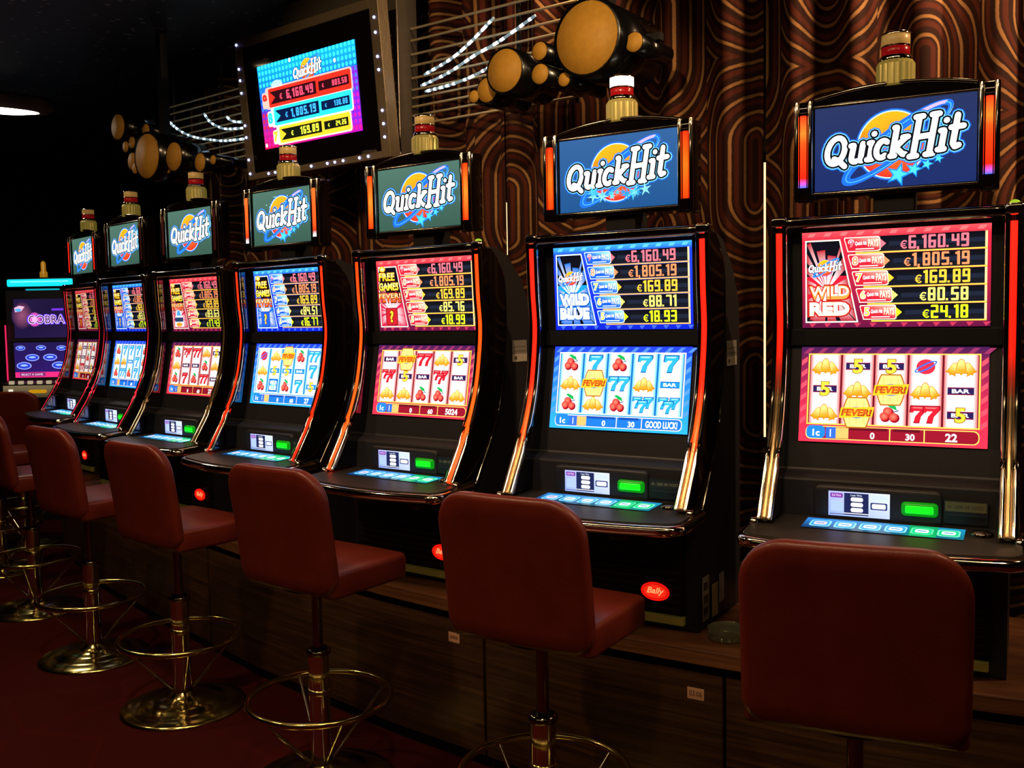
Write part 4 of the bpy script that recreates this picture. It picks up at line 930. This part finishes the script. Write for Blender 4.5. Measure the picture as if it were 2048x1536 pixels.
led_me = MB().lathe([(.0062, 0), (.005, .004), (.001, .006)], 10, Matrix.Rotation(pi/2, 4, 'X')).mesh('led', mat('blue_white_led', '#ffffff', .3, emit='#8f9cff', es=7))
for x, z in [(.465, .25), (.465, .19), (.465, .094), (.465, .041), (.465, -.123), (.465, -.177), (.465, -.231), (-.47, .31), (-.47, .20), (-.47, .148), (-.47, .09), (-.47, -.06), (-.47, -.115), (-.47, -.22), (-.47, -.285), (-.33, -.298), (-.28, -.298), (-.23, -.298), (-.02, -.298), (.09, -.298), (.14, -.298), (.195, -.298), (.30, -.298), (.355, -.298)]:
    child('led', led_me, mon, (x, 0, z))
# grey column the monitor hangs from
col = empty('display_column', row(3), MR[3]); tag(col, 'grey brushed metal column box behind the hanging jackpot monitor', 'column')
MB().box(-1.25, -.52, .50, .63, 2.20, 2.978).build('column_box', mat('brushed_grey', '#6a6258', .3, .3, bump=(25, .1)), col, bevel=.005)
MB().box(-1.1, -.8, .455, .5, 2.42, 2.56).build('mount_plate', BLACKM, col)

# ------------------------------------------------------------------ rod racks, tube clusters and LED ropes under the ceiling
ROD = mat('satin_rod', '#e0cca0', .3, .45)
def rack(k, x0, x1, y, zs, posts, label):
    R = empty('rod_rack', row(k), MR[k]); tag(R, label, 'rod rack', 'horizontal rod racks under the ceiling')
    rm = MB().tube([(x0, y, 0), (x1, y, 0)], .0055, 8).mesh('rod', ROD)
    for z in zs: child('rod', rm, R, (0, 0, z))
    for px in posts: MB().box(px-.008, px+.008, y+.006, y+.02, zs[0]-.02, 2.979).build('rack_post', BLACKM, R)
rack(3, -.517, .34, .585, [2.34, 2.38, 2.418, 2.455, 2.49, 2.54, 2.593, 2.641, 2.70, 2.75], (.05, .325), 'rack of thin metal rods between the grey column and right tube cluster')
rack(4, -1.72, -.50, .56, [2.365, 2.40, 2.437, 2.475, 2.51, 2.55, 2.59, 2.635, 2.68, 2.72], (-1.66, -1.2), 'rack of thin metal rods between the left tube cluster and monitor')
def ray_pt(u, v, d): return CAM+cf*d+cr*((u-1024)/FPX*d)+cu*((767-v)/FPX*d)
TUBEB = mat('black_tube', '#0b0a0b', .22, coat=.3); DISC = mat('amber_disc', '#d9a03a', .6, var=(40, '#cf9634'))
def cluster(discs, depth, t, ln, label, zc):
    C0 = ray_pt(*discs[0][:2], depth); R = empty('tube_cluster', (C0.x, C0.y, C0.z), t); tag(R, label, 'tube cluster', 'clusters of black tubes under the ceiling')
    inv = (Matrix.Translation(C0) @ Matrix.Rotation(t, 4, 'Z')).inverted()
    nrm = Vector((sin(t), -cos(t), 0))
    for i, (u, v_, h, dd) in enumerate(discs):
        d1 = ray_pt(u, v_, 1)-CAM; dep = (C0-nrm*dd-CAM).dot(nrm)/d1.dot(nrm)
        q = inv @ (CAM+d1*dep); r = h/2*dep/FPX; M_ = Matrix.Translation(q) @ Matrix.Rotation(-pi/2, 4, 'X')
        L_ = ln*(1 if i == 0 else random.uniform(.7, 1))
        tb = MB().lathe([(r*.93, .004), (r*1.05, 0), (r*1.05, L_), (r*.9, L_)], 36, M_).build('tube', TUBEB, R)
        MB().lathe([(.001, -.001), (r*.95, -.001), (r*.95, .004), (.001, .004)], 36, M_).build('end_disc', DISC, tb)
    top = 2.979-C0.z
    MB().box(-.02, .02, ln*.4, ln*.4+.04, -.02, top).build('hanger', BLACKM, R); MB().box(-.26 if depth < 4 else -.2, .2 if depth < 4 else .2, ln*.45, ln*.45+.03, -.012, .012).build('cross_bar', BLACKM, R)
def rl(x, y, h, dd=0): return (200+x/4.8, 80+y/4.8, h/4.8, dd)
cluster([(1173, 74, 150, 0), (1009, 140, 88, 0), (974, 179, 50, .06), (948, 192, 25, .06), (1079, 101, 37, .02), (1080, 147, 41, .02), (1128, 158, 28, .03), (1268, 83, 40, .05)], 3.22, -.15, .30, 'cluster of black tubes with amber ends right of the hanging monitor', 0)
cluster([rl(450, 1110, 440), rl(170, 830, 250, .05), rl(440, 865, 130, .06), rl(305, 980, 115, .06), rl(708, 1115, 280, .02), rl(960, 1170, 180, .02), rl(1085, 1145, 90, .02), rl(310, 1160, 170, .06), rl(335, 1225, 110, .05), rl(655, 1230, 90, .06), rl(245, 1020, 110, .08)], 4.95, -.21, .22, 'cluster of black tubes with brown ends left of the hanging monitor', 0)
BULB = mat('led_rope_glow', '#ffffff', .3, emit='#bfe4ff', es=3.2)
def rope(k, pts, label):
    R = empty('led_rope', row(k), MR[k]); tag(R, label, 'light string', 'LED light ropes beside the monitor')
    P = smooth_curve(pts, 8); MB().tube(P, .0055, 8).build('rope_tube', mat('rope_tube', '#b8c8c8', .25, .2, emit='#a8d4e8', es=.35), R)
    mb = MB(); acc = 0; nxt = .02
    for a, c in zip(P[:-1], P[1:]):
        L_ = (c-a).length
        while acc+L_ >= nxt:
            t = (nxt-acc)/L_; p = a.lerp(c, t); dr = (c-a).normalized(); s_ = random.uniform(.009, .024)
            mb.tube([p-dr*s_, p-dr*s_*.6, p+dr*s_*.6, p+dr*s_], [.002, .0062, .0062, .002], 6); nxt += random.choice((.034, .042, .06))
        acc += L_
    mb.build('bulbs', BULB, R)['kind'] = 'stuff'
rope(4, [(-1.608, .45, 2.698), (-1.55, .45, 2.627), (-1.49, .45, 2.577), (-1.391, .45, 2.524), (-1.274, .45, 2.484), (-1.12, .45, 2.451), (-.972, .45, 2.429), (-.62, .45, 2.41)], 'longest sagging LED rope left of the hanging monitor')
rope(4, [(-1.187, .45, 2.597), (-1.142, .45, 2.551), (-1.078, .45, 2.518), (-.968, .45, 2.487), (-.64, .45, 2.46)], 'middle sagging LED rope left of the hanging monitor')
rope(4, [(-.987, .45, 2.553), (-.912, .45, 2.516), (-.66, .45, 2.48)], 'shortest LED rope close to the left edge of the hanging monitor')
rope(3, [(-.37, .5, 2.518), (-.225, .5, 2.558), (-.12, .5, 2.607), (0, .5, 2.68)], 'uppermost LED rope right of the hanging monitor')
rope(3, [(-.391, .5, 2.475), (-.242, .5, 2.504), (-.107, .5, 2.549), (.03, .5, 2.586), (.2, .5, 2.65)], 'middle LED rope right of the hanging monitor')
rope(3, [(-.368, .5, 2.448), (-.213, .5, 2.456), (-.08, .5, 2.478), (.1, .5, 2.53)], 'lowest LED rope right of the hanging monitor')

# ------------------------------------------------------------------ upright cabinet with cyan sign at the far left
R = empty('upright_slot_machine', (-6.295, 2.065, 0), .49); tag(R, 'upright slot machine with glowing cyan sign and purple COBRA screen, far left', 'slot machine')
MB().prism_x([(0, 0), (.42, 0), (.42, 1.76), (.03, 1.76), (.02, 1.39), (0, 1.38), (0, 1.08), (-.10, 1.06), (-.11, .95), (0, .92)], -.265, .265).build('cabinet_body', BLACK, R)
cv = Canvas(100, 72); cv.L(0).rect(0, 0, 100, 72, ['#1c1238', '#241640', '#1a1230', '#20153c'])
cv.L(1).radial(15, 42, 20, 26, '#8a4a6a', '#1c1238'); cv.L(2).poly([(2, 48), (14, 50), (20, 58), (10, 60), (1, 56)], '#e8b0c8'); cv.L(3).ell(8, 52, 6, 3, '#50a8ff', n=12)
cv.L(4).text('COBRA', 60, 34, 20, '#5a38e8', w=74, bold=.09); cv.L(5).text('COBRA', 60, 34, 17, '#f0c8ff', w=69, bold=.05); cv.L(6).text('COBRA', 60, 34, 14.5, '#241048', w=66); cv.L(4).radial(38, 34, 12, 13, '#ff6ab0', '#b040a0'); cv.L(7).ell(38, 34, 5, 6, '#f4a8d8', n=16); cv.L(4).rect(70, 50, 92, 54, '#6a30d0')
cv.build('upper_screen', DISP_F, R, (-.205, .018, 1.40), (.41, 0, 0), (0, .008, .295), thick=.004)
cv = Canvas(100, 65); cv.L(0).rect(0, 0, 100, 65, ['#2a1460', '#30186a', '#1e1448', '#22164e']); cv.L(1).rect(0, 0, 100, 10, '#e02a78'); cv.L(2).rect(8, 2, 56, 9, '#7a2a6a'); cv.L(3).text('SELECT A GAME', 31, 5.5, 3.6, '#ffd8f0', w=40)
for x, y, s in ((12, 55, 9), (50, 55, 9.5), (88, 54, 9.5), (33, 37, 13), (66, 37, 13), (17, 22, 14), (82, 22, 13.5)):
    cv.L(1).ell(x, y, s, s*.5, '#8aa0ff', n=20); cv.L(2).ell(x, y, s*.86, s*.38, '#2a38c0', n=20); cv.L(3).ell(x, y+.6, s*.5, s*.14, '#90b8ff', n=14)
cv.build('lower_screen', DISP_F, R, (-.205, -.004, 1.10), (.41, 0, 0), (0, 0, .265), thick=.003)
sg = MB().pad(.53, .085, .02, [(.006, -.03), (0, -.02), (0, .06), (.006, .07)], lambda a, c, d: (a, .06+d, 1.815+c), 4).build('sign_box', BLACKM, R)
MB().pad(.50, .055, .012, [(.006, -.006), (0, 0), (0, .006)], lambda a, c, d: (a, .03+d, 1.818+c), 4).build('cyan_light', mat('cyan_tube_light', '#0a4048', .3, emit='#12c8d8', es=1.5), sg)
MB().tube([(-.22, .022, 1.826), (.22, .022, 1.826)], .005, 6).build('light_tube', mat('cyan_core', '#d0ffff', .3, emit='#60f4f8', es=1.6), sg)
MB().box(-.12, .12, .05, .09, 1.755, 1.775).build('sign_lip', mat('cyan_lip', '#0a4048', .3, emit='#10a8b8', es=1.0), sg)
lp_ = MB().lathe([(.028, 1.858), (.028, 1.90), (.018, 1.91), (.018, 1.97), (.008, 1.985)], 16, Matrix.Translation((-.01, .12, 0))).build('tower_lamp', mat('amber_lamp', '#c88a20', .25, emit='#b07818', es=.5), R)
for i in range(6): MB().box(-.20+i*.07, -.168+i*.07, -.118, -.095, 1.055, 1.08).build('button', mat('ivory_button', '#d8ccb0', .4, emit='#d8c8a0', es=.5), R)
cv = Canvas(100, 20); cv.L(0).vgrad(0, 0, 100, 20, '#3a3020', '#6a5c40'); cv.L(1).rect(8, 5, 15, 14, '#d8d0b8'); cv.L(1).rect(84, 5, 91, 14, '#c8c0a8'); cv.L(1).rrect(38, 7, 66, 13, 3, '#a8780c')
cv.build('button_strip', DISP_F, R, (-.25, -.1115, .955), (.5, 0, 0), (0, .004, .09), thick=.002)
MB().tube([(-.262, -.01, 1.08), (-.262, -.005, 1.5)], .006, 6).build('side_light', mat('violet_strip', '#301030', .3, emit='#d02050', es=1.4), R)

# ------------------------------------------------------------------ small things
GLASS = mat('clear_glass', '#d8dcb8', .05, spec=.8); GLASS.node_tree.nodes['Principled BSDF'].inputs['Transmission Weight'].default_value = .9
a_ = MB().lathe([(.050, 0), (.054, .004), (.054, .032), (.047, .034), (.045, .012), (.001, .010)], 32).build('ashtray', GLASS, loc=(-.432, -.035, .561)); tag(a_, 'round clear glass ashtray on the bench between the two nearest machines', 'ashtray')
